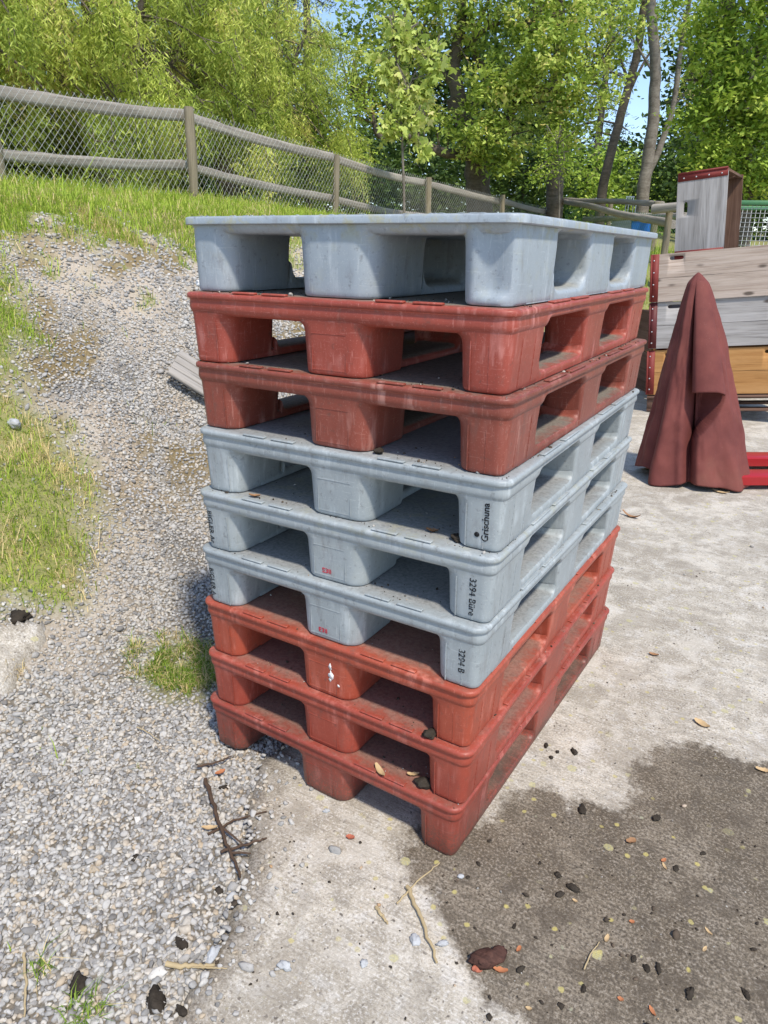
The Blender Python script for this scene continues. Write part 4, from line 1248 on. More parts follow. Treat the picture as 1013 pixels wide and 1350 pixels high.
# blue sheet and white chair beyond the rails
pb = at(846, 296, 15.5)
mb = MB(); mb.add(*loft([(rrect(.32, .22, .06, 5), 0), (rrect(.34, .24, .06, 5), .28), (rrect(.37, .27, .05, 5), .30), (rrect(.37, .27, .05, 5), .34), (rrect(.30, .20, .05, 5), .35)]))
o = mb.build('plastic_tub', BLUE_SHEET, None, True, 40); o.scale = (.55, .55, .7); o.location = (pb[0], pb[1], pb[2] - .14); tag(o, 'blue plastic tub standing behind the rail fence', 'tub')
wc = at(833, 262, 17); gz_ = gz(wc[0], wc[1])
ch = empty('garden_chair', (wc[0], wc[1], wc[2] - .30), .6)
ch.scale = (.42,) * 3
tag(ch, 'small white garden chair peeking over the rail fence', 'chair')
mb = MB(); mb.box((0, 0, .42), (.46, .44, .03), .01); mb.build('seat', WHITE_PLASTIC, ch)
mb = MB()
for x in (-.18, -.06, .06, .18): mb.box((x, .22, .62), (.05, .02, .38), .006)
mb.box((0, .22, .82), (.46, .025, .06), .01); mb.build('backrest', WHITE_PLASTIC, ch)
for sx in (-1, 1):
    for sy in (-1, 1):
        mb = MB(); mb.box((sx * .2, sy * .19, .2), (.04, .04, .42), .008); mb.build('leg', WHITE_PLASTIC, ch)
mb = MB(); mb.box((0, 0, -.45 + 0), (.6, .6, .9), .02); 
o = mb.build('wooden_crate', WOOD_GREY); o.location = (wc[0], wc[1], wc[2] - .30); tag(o, 'plain grey wooden crate under the white garden chair', 'crate')

# green wire cage at the right
cg0 = at(958, 280, 9.0)
cage = empty('wire_cage', (cg0[0], cg0[1], gz(cg0[0], cg0[1])), EUL[2] - .12)
tag(cage, 'green framed wire mesh cage beyond the wooden frames', 'cage')
hz = cg0[2] - gz(cg0[0], cg0[1]) + .08
hz = max(hz, .5)
for (p0, p1) in (((0, 0, 0), (0, 0, hz)), ((1.3, 0, 0), (1.3, 0, hz)), ((0, 1, 0), (0, 1, hz)), ((1.3, 1, 0), (1.3, 1, hz))):
    mb = MB(); mb.box(((p0[0]), p0[1], hz / 2), (.05, .05, hz), .006); mb.build('post', GREEN_PAINT, cage)
for (c_, d_) in (((.65, 0, hz + .025), (1.4, .06, .05)), ((.65, 1, hz + .025), (1.4, .06, .05)), ((0, .5, hz + .025), (.05, .94, .05)), ((1.3, .5, hz + .025), (.05, .94, .05)), ((.65, 0, .05), (1.25, .04, .04))):
    mb = MB(); mb.box(c_, d_, .005); mb.build('frame_bar', GREEN_PAINT, cage)
mb = MB()
for i in range(26): mb.box((i * .05 + .03, 0.003, hz / 2), (.004, .004, hz))
for i in range(int(hz / .05)): mb.box((.65, -.003, i * .05 + .03), (1.3, .004, .004))
mb.build('wire_mesh', WIRE, cage)
mb = MB()
for i in range(6): mb.box((.65, .5, .08 + i * hz / 7), (1.1, .8, .05), .01)
o = mb.build('log_pile', WOOD_BROWN); o.location = cage.location; o.rotation_euler = cage.rotation_euler
tag(o, 'stacked pale timber boards inside the green wire cage', 'timber')

# ------------------------------------------------------------------ wooden collars
def slotted_board(L, Hh, t, slots):
    # board in local X (length), Z (height), thickness along Y; slots = [(cx, cz, half length, half height)]
    mb = MB(); ring_n = 24
    xs = [-L / 2]; cells = []
    for (cx, cz, a, b) in sorted(slots):
        cells.append((cx - a - .02, cx + a + .02, (cx, cz, a, b)))
    V, F = [], []
    def quad2(p): 
        i = len(V); V.extend([(x, -t / 2, z) for x, z in p] + [(x, t / 2, z) for x, z in p]); n = len(p)
        F.append(tuple(range(i, i + n))); F.append(tuple(range(i + 2 * n - 1, i + n - 1, -1)))
    x = -L / 2
    for (x0, x1, s) in cells:
        quad2([(x, 0), (x0, 0), (x0, Hh), (x, Hh)])
        cx, cz, a, b = s
        inner, outer = [], []
        for k in range(ring_n):
            th = 2 * math.pi * k / ring_n
            c_, s_ = math.cos(th), math.sin(th)
            e = lambda q: math.copysign(abs(q) ** .5, q)
            inner.append((cx + a * e(c_), cz + b * e(s_)))
            m_ = max(abs(c_), abs(s_)); ux, uz = c_ / m_, s_ / m_
            outer.append((cx + ux * (a + .02), (cz + uz * (Hh - cz)) if uz > 0 else (cz + uz * cz)))
        i = len(V)
        for y in (-t / 2, t / 2):
            V.extend([(p_[0], y, p_[1]) for p_ in outer]); V.extend([(p_[0], y, p_[1]) for p_ in inner])
        n = ring_n
        for k in range(n):
            j = (k + 1) % n
            F.append((i + k, i + j, i + n + j, i + n + k)); F.append((i + 2 * n + k, i + 3 * n + k, i + 3 * n + j, i + 2 * n + j))
            F.append((i + n + k, i + n + j, i + 3 * n + j, i + 3 * n + k))
        x = x1
    quad2([(x, 0), (L / 2, 0), (L / 2, Hh), (x, Hh)])
    i = len(V)
    V.extend([(sx * L / 2, sy * t / 2, z) for z in (0, Hh) for sx in (-1, 1) for sy in (-1, 1)])
    F += [(i, i + 1, i + 3, i + 2), (i + 4, i + 6, i + 7, i + 5), (i, i + 4, i + 5, i + 1), (i + 2, i + 3, i + 7, i + 6)]
    return np.array(V), F
def collar(name, label, loc, rot, mats, steel, L=1.2, Wd=.8, Hh=.4, slots=True, group='slotted wooden pallet frames', short_slot=False):
    # rot: full matrix; local X length, Y depth, Z height; front face at y = -Wd/2
    root = empty(name, loc); root.matrix_world = Matrix.Translation(loc) @ rot
    tag(root, label, 'pallet collar', group)
    t = .02
    hb = Hh / 2
    for sy in (-1, 1):
        for lv in (0, 1):
            sl = [(-L / 2 + .20, hb - .045, .055, .016), (L / 2 - .20, hb - .045, .055, .016)] if (lv == 1 and slots) else []
            V, F = slotted_board(L, hb - .004, t, sl)
            o = link('board', mesh('board', V, F, False), mats[lv % len(mats)], root, Matrix.Translation((0, sy * (Wd / 2 - t / 2), lv * hb)))
    for sx in (-1, 1):
        for lv in (0, 1):
            V, F = slotted_board(Wd - 2 * t - .002, hb - .0015, t, [(.06, .075, .055, .016)] if (short_slot and lv == 0) else [])
            o = link('board', mesh('board', V, F, False), mats[0] if (short_slot and sx > 0) else mats[-1], root, Matrix.Translation((sx * (L / 2 - t / 2), 0, lv * hb)) @ Matrix.Rotation(math.pi / 2, 4, 'Z'))
    for sx in (-1, 1):
        for sy in (-1, 1):
            mb = MB()
            mb.box((sx * (L / 2 - .028), sy * (Wd / 2 + .0025), Hh / 2), (.062, .003, Hh - .006))
            mb.box((sx * (L / 2 + .0025), sy * (Wd / 2 - .028), Hh / 2), (.003, .062, Hh - .006))
            mb.tube([(sx * (L / 2 + .004), sy * (Wd / 2 + .004), .004), (sx * (L / 2 + .004), sy * (Wd / 2 + .004), Hh - .004)], .008, 8)
            br = mb.build('corner_bracket', steel, root)
            rv = MB()
            for q in range(4):
                z = .05 + q * .1
                rv.tube([(sx * (L / 2 - .018), sy * (Wd / 2 + .003), z), (sx * (L / 2 - .018), sy * (Wd / 2 + .0075), z)], [.0075, .0045], 8)
                rv.tube([(sx * (L / 2 + .003), sy * (Wd / 2 - .035), z), (sx * (L / 2 + .0075), sy * (Wd / 2 - .035), z)], [.0075, .0045], 8)
            rv.build('rivets', ZINC, br)
    return root
# front left bottom corner of the lowest frame
def box_stack():
    v = 6.55
    tilt = math.radians(6.0)
    rz = EUL[2] - math.radians(24)
    base_lb = at(866, 523, v)
    R0 = Matrix.Rotation(rz, 4, 'Z') @ Matrix.Rotation(-tilt, 4, 'Y')
    def place(px, py, h0):
        p_ = Vector(at(px, py, v)); return p_
    specs = [(863, 460 + 60.5, [WOOD_NEW], RED_STEEL, 'new yellowish wooden frame with red corners at the bottom of the frame stack'),
             (866, 460, [WOOD_GREY], RED_STEEL_DARK, 'silver grey wooden frame with dark red corners in the middle of the frame stack'),
             (868, 399, [WOOD_BROWN], RED_STEEL, 'brownish weathered wooden frame on top of the stack with slotted hand holes')]
    for (px, py, mats, st, lab) in specs:
        c_ = Vector(at(px - 10, py, v))
        loc = c_ + (R0 @ Vector((.6, .4, 0)))
        collar('pallet_collar', lab, loc, R0, mats, st, Hh=.405)
    # supporting flat pallet
    c_ = Vector(at(853, 522, v)) + (R0 @ Vector((.6, .4, -.001)))
    pr = empty('wooden_pallet', c_); pr.matrix_world = Matrix.Translation(c_) @ R0
    tag(pr, 'dark flat wooden pallet under the stack of wooden frames', 'pallet')
    for i in range(5):
        mb = MB(); mb.box((0, -.34 + i * .17, -.012), (1.2, .12, .022), .002); mb.build('board', WOOD_DARK, pr)
    for i in range(3):
        for j in range(3):
            mb = MB(); mb.box((-.53 + i * .53, -.33 + j * .33, -.075), (.14, .1, .10), .003); mb.build('block', WOOD_DARK, pr)
    for j in range(3):
        mb = MB(); mb.box((0, -.33 + j * .33, -.137), (1.2, .1, .022), .002); mb.build('runner', WOOD_DARK, pr)
    for i_ in range(2):  # invented collars, added only to make the gap beside the frames dark
        c2 = Vector(at(842, 500, 7.5)); c2.z = .02 + .41 * i_
        collar('pallet_collar', ('added dark wooden collar on the ground' if i_ == 0 else 'added dark wooden collar on another one') + ' darkening the gap behind the pile of frames', c2 + Vector((.35, .35, 0)), Matrix.Rotation(EUL[2], 4, 'Z'), [WOOD_DARK], RED_STEEL_DARK, L=.8, Wd=.8)
    # frame standing on its short side on top
    c_ = Vector(at(884, 338, v + .14))
    Ru = Matrix.Rotation(rz - math.radians(10), 4, 'Z')
    # local of the standing frame: its length axis points away, its width axis is vertical, its height axis lies to the right
    M3 = Matrix(((0, 0, 1, 0), (1, 0, 0, 0), (0, 1, 0, 0), (0, 0, 0, 1)))
    root = collar('pallet_collar', 'silver grey wooden frame standing upright on its side above the frame stack', (0, 0, 0), Matrix.Identity(4), [WOOD_DARK, WOOD_DARK, WOOD_GREY], RED_STEEL, L=.75, Wd=.68, Hh=.40, short_slot=True)
    root.matrix_world = Matrix.Translation(c_ + (Ru @ Vector((0, .375, .34 - .02)))) @ Ru @ Matrix.Rotation(-tilt, 4, 'Y') @ M3
box_stack()

# ------------------------------------------------------------------ pallet truck under a tarp
tc = on_z(915, 628); tu, tv = w2uv(tc[0], tc[1])
TX, TY = uv2w(2.045, 4.46)
fd = np.array([RT[0], RT[1], 0]); bd = np.array([FW[0], FW[1], 0])
tr = empty('pallet_truck', (TX, TY, 0), EUL[2] + math.radians(3))
tag(tr, 'red hand pallet truck with its forks showing beside the draped tarp', 'pallet truck')
for y in (-.17, .25):
    mb = MB()
    prof = [(-.02, .0), (0, .006), (0, .058), (-.012, .066)]
    V, F = loft([(rrect(.56 + o, .08 + o, .02, 4), z) for o, z in prof])
    mb.add(V + np.array([.74, y, .028]), F)
    mb.add(*(lambda V, F: (V, F))(*loft([([(1.29, y - .08), (1.36, y - .05), (1.36, y + .05), (1.29, y + .08)], .032), ([(1.29, y - .08), (1.34, y - .05), (1.34, y + .05), (1.29, y + .08)], .085)])))
    fo = mb.build('fork', RED_TRUCK, tr, True, 35)
    mb = MB(); mb.tube([(1.1, y - .04, .041), (1.1, y + .04, .041)], .039, 16); mb.build('roller', BLACK_RUBBER, fo, True)
mb = MB(); mb.box((.16, .04, .12), (.06, .42, .14), .012); mb.box((.03, .04, .22), (.09, .12, .32), .012); mb.build('pump_body', RED_TRUCK, tr)
for y in (-.03, .11):
    mb = MB(); mb.tube([(0, y - .022, .09), (0, y + .022, .09)], .088, 20); mb.build('wheel', BLACK_RUBBER, tr, True)
mb = MB(); mb.tube([(0, .04, .3), (-.06, .04, .7)], .02, 12)
mb.tube([(-.06, .04, .7), (-.125, .04, 1.10)], .016, 10)
mb.build('handle', STEEL_DARK, tr, True)
# tarp
TM = NT('red_brown_tarp', .75, .25)
v = TM.coord()
tcol = TM.mix(TM.ss(TM.noise(v, 4, 4, .6), .3, .7), lin(98, 52, 49), lin(120, 66, 60))
tcol = TM.mix(TM.math('MULTIPLY', TM.ss(TM.noise(v, 2.5, 3, .6), .55, .75), .35), tcol, lin(135, 92, 76))
tcol = TM.mix(TM.math('MULTIPLY', TM.ss(TM.noise(v, 150, 2, .7), .68, .76), .35), tcol, lin(190, 150, 145))
TM.base(tcol)
TM.bump(TM.math('ADD', TM.noise(v, 9, 3, .5), TM.math('MULTIPLY', TM.noise(v, 380, 2, .5), .15)), .25, .02)
def tarp():
    # local frame: x right as seen from the yard, y away from it, z up
    NA, NZ = 400, 100
    V, F = [], []
    HT = 1.285
    lobes = [(-2.22, .060, .24), (-2.85, .022, .22), (-2.55, -.030, .14), (-.62, .035, .30), (-.12, .055, .34), (.5, .05, .3), (1.1, .05, .4), (2.1, .06, .4), (3.0, .04, .3)]
    def rad(t): return (.030 + .305 * t ** .76) * math.sqrt(min(1, t / .045 + .02))
    crease = lambda t: -1.80 + .20 * t
    for i in range(NZ + 1):
        t = i / NZ                                   # 0 top .. 1 bottom
        r0 = rad(t)
        for k in range(NA):
            a = -math.pi + 2 * math.pi * k / NA
            g = 0
            for (c_, am, w_) in lobes:
                d = (a - c_ + math.pi) % (2 * math.pi) - math.pi
                g += am * math.exp(-(d / w_) ** 2 * 2)
            f = r0 * (1 - .06 * float(sstep(0, .3, t))) + g * t ** 1.1
            # deep fold left of the flap, running from the apex to the ground
            dep = float(sstep(.04, .25, t)) * (1 - .45 * float(sstep(.66, 1.0, t)))
            f -= .55 * r0 * math.exp(-((a - crease(t)) / (.085 + .03 * t)) ** 2) * dep
            # hollow that opens below the flap and closes towards the fold
            q = min(1, max(0, (t - .53) / .24))
            ar = -.74 - .98 * q ** 1.6
            w1 = float(sstep(crease(t) - .06, crease(t) + .03, a)) * (1 - float(sstep(ar - .03, ar + .05, a)))
            f -= .70 * r0 * w1 * float(sstep(.36, .42, t)) * (1 - float(sstep(.74, .80, t)))
            f *= 1 + (.020 * math.sin(7 * a + 5 * t) + .014 * math.sin(13 * a - 9 * t)) * t
            f += .010 * math.sin(11 * t + 3 * a) * t * (1 - t) + (.030 * (float(fbm(a * 2.2 + 9, t * 5.0, 1.0, 5, 3)) - .5) + .012 * (float(fbm(a * 7 + 3, t * 11.0, 1.0, 8, 2)) - .5)) * min(1, t * 3)
            z = HT * (1 - t)
            if t > .85: z += (.020 * (1 + math.sin(a * 4 + 1.1)) + .05 * math.exp(-((a + 2.65) / .28) ** 2) + .02 * math.exp(-((a + .9) / .3) ** 2)) * (t - .85) / .15
            V.append((f * math.cos(a) - .150 * (1 - t) + .012 * math.sin(math.pi * t), f * math.sin(a) * .94, max(z, .005)))
    for i in range(NZ):
        for k in range(NA):
            j = (k + 1) % NA
            F.append((i * NA + k, (i + 1) * NA + k, (i + 1) * NA + j, i * NA + j))
    F.append(tuple(range(NA)))
    # the flap: a rolled tongue hanging from the apex, open at its lower end
    n0 = len(V); NU, NT_ = 40, 60
    for i in range(NT_ + 1):
        t = .03 + (.535 - .03) * i / NT_
        r0 = rad(t)
        e = float(sstep(.03, .30, t))
        for k in range(NU + 1):
            q = k / NU
            a0, a1 = crease(t) + .05, -.72 + .03 * t
            a = a0 + (a1 - a0) * q
            roll = max(0.0, math.sin(math.pi * (.10 + .90 * q))) ** .55
            f = r0 * (1 - .06 * e) + (.012 + .095 * t) * roll * e + .008 * e
            f -= .16 * r0 * e * max(0, (q - .90) / .10) ** 2 + .10 * r0 * e * max(0, (.12 - q) / .12) ** 2
            f += .006 * math.sin(16 * t + 4 * q) * t * (1 - abs(2 * q - 1))
            dz = (.016 * math.sin(math.pi * q) - .055 * max(0, q - .55) ** 1.4) * (t / .535) ** 8
            V.append((f * math.cos(a) - .150 * (1 - t) + .012 * math.sin(math.pi * t), f * math.sin(a) * .94, HT * (1 - t) + dz))
    for i in range(NT_):
        for k in range(NU):
            a = n0 + i * (NU + 1) + k
            F.append((a, a + NU + 1, a + NU + 2, a + 1))
    me = mesh('tarp', V, F, True)
    o = link('tarp', me, TM.m)
    o.location = (TX, TY, 0); o.rotation_euler = (0, 0, EUL[2] - math.radians(24))
    so = o.modifiers.new('solid', 'SOLIDIFY'); so.thickness = .003; so.offset = 0
    tag(o, 'red brown tarp draped in a tall cone over the pallet truck handle', 'tarp')
tarp()

# ------------------------------------------------------------------ trees
def rand_dirs(n, r):
    d = r.normal(size=(n, 3)); return d / np.linalg.norm(d, axis=1)[:, None]
def leaves(C, n_per, spread, size, aspect, droop, r, up=.25, lobed=False, toff=None):
    # C: clump centres; returns leaf quads
    n = len(C) * n_per
    idx = np.repeat(np.arange(len(C)), n_per)
    P = C[idx] + r.normal(size=(n, 3)) * np.asarray(spread)
    d = rand_dirs(n, r); d[:, 2] = d[:, 2] * .6 - droop
    d /= np.linalg.norm(d, axis=1)[:, None]
    nn = rand_dirs(n, r); nn[:, 2] = np.abs(nn[:, 2]) + up
    b = np.cross(d, nn); b /= np.linalg.norm(b, axis=1)[:, None] + 1e-9
    L = size * np.exp(r.normal(0, .25, n)); w_ = L * aspect
    tint = np.clip(r.normal(.45, .17, n) + np.repeat(r.normal(0, .20, len(C)) if toff is None else toff, n_per), 0, 1)
    if not lobed:
        V = np.stack([P, P + d * (L * .45)[:, None] + b * (w_ / 2)[:, None], P + d * L[:, None], P + d * (L * .45)[:, None] - b * (w_ / 2)[:, None]], 1)
        F = np.arange(n * 4).reshape(n, 4)
        return V.reshape(-1, 3), F, np.repeat(tint, 4)
    Vs, Fs, Ts, o = [], [], [], 0
    for ang, sc in ((0, 1.0), (.85, .8), (-.85, .8)):
        dd = d * math.cos(ang) + b * math.sin(ang); bb = b * math.cos(ang) - d * math.sin(ang)
        V = np.stack([P, P + dd * (L * sc * .5)[:, None] + bb * (w_ * .28)[:, None], P + dd * (L * sc)[:, None], P + dd * (L * sc * .5)[:, None] - bb * (w_ * .28)[:, None]], 1)
        Vs.append(V.reshape(-1, 3)); Fs.append(np.arange(n * 4).reshape(n, 4) + o); Ts.append(np.repeat(tint, 4)); o += n * 4
    return np.concatenate(Vs), np.concatenate(Fs), np.concatenate(Ts)
def blob_clumps(blobs, r):
    out = []
    for (c, rad, n) in blobs:
        d = rand_dirs(n, r) * (r.random(n) ** .45)[:, None]
        out.append(np.asarray(c) + d * np.asarray(rad))
    return np.concatenate(out)
def limb(mb, pts, r0, r1, n=8, seed=0, sub=5):
    P = [np.asarray(p_, float) for p_ in pts]
    r = np.random.default_rng(seed); Q = []
    # catmull-rom through the given points with a little wander
    for i in range(len(P) - 1):
        p0 = P[max(i - 1, 0)]; p1 = P[i]; p2 = P[i + 1]; p3 = P[min(i + 2, len(P) - 1)]
        for t in np.linspace(0, 1, sub, endpoint=False):
            q = .5 * ((2 * p1) + (-p0 + p2) * t + (2 * p0 - 5 * p1 + 4 * p2 - p3) * t * t + (-p0 + 3 * p1 - 3 * p2 + p3) * t ** 3)
            Q.append(q + r.normal(0, .05 * (r0 * (1 - i / len(P)) + r1), 3))
    Q.append(P[-1])
    mb.tube(Q, np.linspace(r0, r1, len(Q)), n)
    return Q
def tree(name, label, px, v, trunk_pts, r0, limbs, blobs, leafargs, lmat, bmat, seed, cat='tree', group=None, twigs=40, r1=.6):
    r = np.random.default_rng(seed)
    b = at(px, 300, v); g = gz(b[0], b[1])
    root = empty(name, (b[0], b[1], g))
    bpy.context.view_layer.update()
    mb = MB()
    pts = [np.array([b[0], b[1], g - .2])] + [at(*q) for q in trunk_pts]
    nodes = list(limb(mb, pts, r0, r0 * r1, 10, seed))
    # root flare
    for k in range(len(limbs)):
        (lp, a_, b_) = limbs[k]
        nodes += limb(mb, [at(*q) for q in lp], a_, b_, 7, seed + k)
    C = blob_clumps([(at(*c) if len(c) == 3 else c, rad, n) for c, rad, n in blobs], r)
    N = np.array(nodes)
    for c in C[r.permutation(len(C))[:twigs]]:
        k = np.argmin(((N - c) ** 2).sum(1) + 4 * (N[:, 2] > c[2] + .3))
        a = N[k]; mid = (a + c) / 2 + r.normal(0, .12, 3) + np.array([0, 0, .15])
        mb.tube([a, mid, c], [max(.012, r0 * .10), .011, .006], 5, False)
    t = mb.build('trunk', bmat, root, True, 60); t.matrix_parent_inverse = root.matrix_world.inverted()
    V, F, T = leaves(C, *leafargs[:-1], r, **leafargs[-1])
    c_ = link('crown', mesh('crown', V, F, False, {'tint': T}), lmat, root); c_.matrix_parent_inverse = root.matrix_world.inverted()
    tag(root, label, cat, group)
    return root
def willow(label, px, v, rx, ry, hgt, seed, n_str=420):
    r = np.random.default_rng(seed)
    b = at(px, 300, v); g = gz(b[0], b[1])
    root = empty('willow_tree', (b[0], b[1], g)); bpy.context.view_layer.update()
    mb = MB()
    base = np.array([b[0], b[1], g - .2])
    nodes = list(limb(mb, [base, base + [0, .1, 1.4], base + [.1, 0, 2.4]], .30, .2, 10, seed))
    ends = []
    for k in range(9):
        a = 2 * math.pi * k / 9 + r.normal(0, .2); q = r.uniform(.4, .85)
        e = base + np.array([math.cos(a) * rx * q, math.sin(a) * ry * q, hgt * r.uniform(.65, .95)])
        nodes += limb(mb, [base + [0, 0, 1.8], base + (e - base) * .5 + [0, 0, .5], e], .13, .03, 6, seed + k)
    # hanging strands carrying narrow leaves, gathered in tufts
    nb = n_str // 6
    ba = r.random(nb) * 2 * math.pi; bq = np.where(r.random(nb) < .75, r.uniform(.62, 1, nb), r.uniform(.1, .6, nb))
    bt = base[2] + .5 + hgt * np.sqrt(np.maximum(.02, 1 - (bq * .97) ** 2.4)) * np.where(bq > .6, r.uniform(.28, 1.0, nb), r.uniform(.5, 1, nb))
    boff = r.normal(0, .20, nb)
    C, TO = [], []
    for k in range(nb):
        cx_ = base[0] + rx * bq[k] * math.cos(ba[k]); cy_ = base[1] + ry * bq[k] * math.sin(ba[k])
        out = np.array([math.cos(ba[k]), math.sin(ba[k]), 0])
        bc_ = np.array([cx_, cy_, bt[k] + .1]); NA_ = np.array(nodes); kk = np.argmin(((NA_ - bc_) ** 2).sum(1))
        mb.tube([NA_[kk], (NA_[kk] + bc_) / 2 + r.normal(0, .08, 3) + [0, 0, .12], bc_], [.03, .018, .008], 5, False)
        for j in range(11):
            m = r.integers(9, 17); L = m / 17 * r.uniform(.6, 1.0)
            s = np.linspace(0, 1, m)
            ox, oy = r.normal(0, .17, 2)
            d2 = out * .45 + np.array([r.normal(0, .25), r.normal(0, .25), 0])
            P = np.stack([cx_ + ox + d2[0] * L * np.sqrt(s), cy_ + oy + d2[1] * L * np.sqrt(s), np.maximum(bt[k] + r.normal(0, .12) + .22 * np.sin(2.6 * s) - L * s ** 1.4, base[2] + .3)], 1)
            C.append(P); TO.append(np.full(m, boff[k] + r.normal(0, .06)))
            if j % 4 == 0: mb.tube(np.concatenate([bc_[None], P[::4]]), .007, 4, False)
    TO = np.concatenate(TO)
    C = np.concatenate(C)
    V, F, T = leaves(C, 7, (.055, .055, .05), .085, .17, .75, r, up=.3, toff=TO)
    # a brownish patch here and there
    c_ = link('crown', mesh('crown', V, F, False, {'tint': T}), LEAF_WILLOW, root); c_.matrix_parent_inverse = root.matrix_world.inverted()
    t = mb.build('trunk', BARK, root, True, 60); t.matrix_parent_inverse = root.matrix_world.inverted()
    tag(root, label, 'tree', 'willows behind the fence')
willow('bushy willow with hanging narrow leaves at the far left behind the fence', -60, 11.8, 2.9, 2.6, 4.4, 41, 900)
willow('pale green willow rising above the second fence post from the left', 150, 13.8, 3.0, 2.7, 5.0, 42, 960)
willow('willow leaning over the descending rail right of the second post', 300, 16.5, 2.7, 2.6, 5.0, 43, 860)
# fresh green shrub
tree('leafy_shrub', 'bright green rounded shrub between the willow and the broad tree', 405, 17.5, [(405, 240, 17.5), (408, 190, 17.6)], .08, [], [((370, 190, 17.2), (1.3, 1.2, .9), 40), ((415, 165, 17.6), (1.4, 1.2, 1.1), 60), ((440, 215, 17.4), (1.0, 1.0, .8), 40), ((400, 235, 17.5), (1.5, 1.2, .7), 50)],
     (50, (.16, .16, .12), .085, .42, .25, dict(up=.5)), LEAF_FRESH, BARK, 51, 'shrub')
# the old broad tree in the middle
VC = 19.5
tree('broadleaf_tree', 'old broadleaf tree with thick trunk and dark spreading limbs behind the middle fence', 630, VC, [(631, 270, VC), (629, 215, VC), (618, 175, VC), (600, 130, VC)], .36,
     [([(610, 150, VC), (598, 95, VC - .2), (606, 50, VC - .3), (612, 0, VC - .3), (615, -40, VC)], .2, .07), ([(612, 155, VC), (640, 110, VC + .3), (625, 60, VC + .3), (640, 10, VC)], .14, .05), ([(629, 200, VC), (665, 170, VC - .5), (690, 115, VC - .8), (720, 85, VC - .8)], .14, .04),
      ([(628, 205, VC), (580, 200, VC - .8), (535, 178, VC - 1.2), (500, 180, VC - 1.4), (490, 150, VC - 1.4), (462, 128, VC - 1.4)], .13, .03), ([(690, 115, VC - .8), (740, 120, VC - .9), (775, 105, VC - .9)], .06, .02), ([(603, 80, VC), (645, 35, VC - .6), (700, 30, VC - .8)], .08, .02), ([(600, 120, VC), (565, 60, VC - .6), (540, 20, VC - .6)], .08, .02)],
     [((650, 120, VC - 1.2), (.95, .8, .6), 34), ((710, 85, VC - 1.4), (1.3, .9, .8), 52), ((770, 120, VC - 1.3), (.9, .8, .8), 40), ((740, 170, VC - 1.2), (.9, .8, .6), 30), ((690, 20, VC - .8), (1.8, 1.0, .9), 62), ((580, 20, VC - .5), (1.5, 1.0, .8), 44), ((500, 40, VC - .6), (1.3, 1.0, 1.0), 38), ((475, 120, VC - 1.2), (.7, .7, .9), 26), ((640, 180, VC - 1.2), (1.0, .7, .5), 36), ((560, 150, VC - .6), (.9, .7, .5), 20),
      ((780, 40, VC - .8), (1.2, .9, .9), 44), ((680, -70, VC - .6), (2.4, 1.6, 1.2), 80), ((540, -60, VC - .4), (2.0, 1.4, 1.1), 50), ((660, 210, VC - 1.0), (.5, .5, .4), 14)],
     (52, (.135, .135, .10), .115, .5, .3, dict(up=.6)), LEAF_PEAR, BARK, 61, twigs=120)
tree('broadleaf_tree', 'second broadleaf trunk, dark and straight, right of the thick trunk', 733, 20.5, [(731, 255, 20.5), (735, 200, 20.5), (732, 140, 20.5), (738, 60, 20.5), (735, -30, 20.5)], .24, [([(734, 160, 20.5), (760, 120, 20.2), (790, 95, 20)], .08, .03)],
     [((735, 20, 20.6), (1.7, 1.3, 1.1), 44), ((700, 150, 20.6), (1.0, .9, .6), 22), ((735, -60, 20.5), (2.0, 1.6, 1.2), 50)], (44, (.14, .14, .10), .115, .5, .3, dict(up=.6)), LEAF_PEAR, BARK, 62, twigs=40)
# maple sapling in front of the fence
VS = 13.0
tree('maple_sapling', 'slender young maple with pale drooping leaves in front of the fence', 533, VS, [(533, 268, VS), (531, 200, VS), (527, 120, VS), (521, 60, VS), (518, 15, VS)], .028, [([(528, 150, VS), (548, 95, VS), (575, 72, VS)], .012, .006), ([(530, 180, VS), (555, 165, VS), (565, 150, VS)], .01, .005)],
     [((522, 45, VS), (.22, .22, .28), 9), ((512, 90, VS), (.22, .2, .3), 10), ((534, 130, VS), (.25, .2, .25), 10), ((520, 165, VS), (.22, .2, .22), 8), ((545, 165, VS), (.2, .2, .2), 6), ((575, 80, VS), (.28, .2, .25), 9), ((560, 120, VS), (.2, .2, .2), 5), ((560, 195, VS), (.16, .16, .12), 4), ((535, 60, VS), (.2, .2, .2), 6)],
     (22, (.085, .085, .085), .098, .8, .75, dict(up=.3, lobed=True)), LEAF_MAPLE, BARK_PALE, 71, 'tree', None, 60, .3)
tree('young_tree', 'thin young tree with small leaves behind the fence before the dark trunk', 738, 17.0, [(738, 262, 17), (736, 225, 17), (735, 190, 17)], .022, [], [((735, 190, 17), (.35, .3, .4), 14), ((720, 225, 17), (.4, .3, .3), 12), ((752, 215, 17), (.3, .3, .3), 9)],
     (26, (.12, .12, .12), .085, .42, .4, dict(up=.4)), LEAF_FRESH, BARK_PALE, 72, 'tree', None, 20, .4)
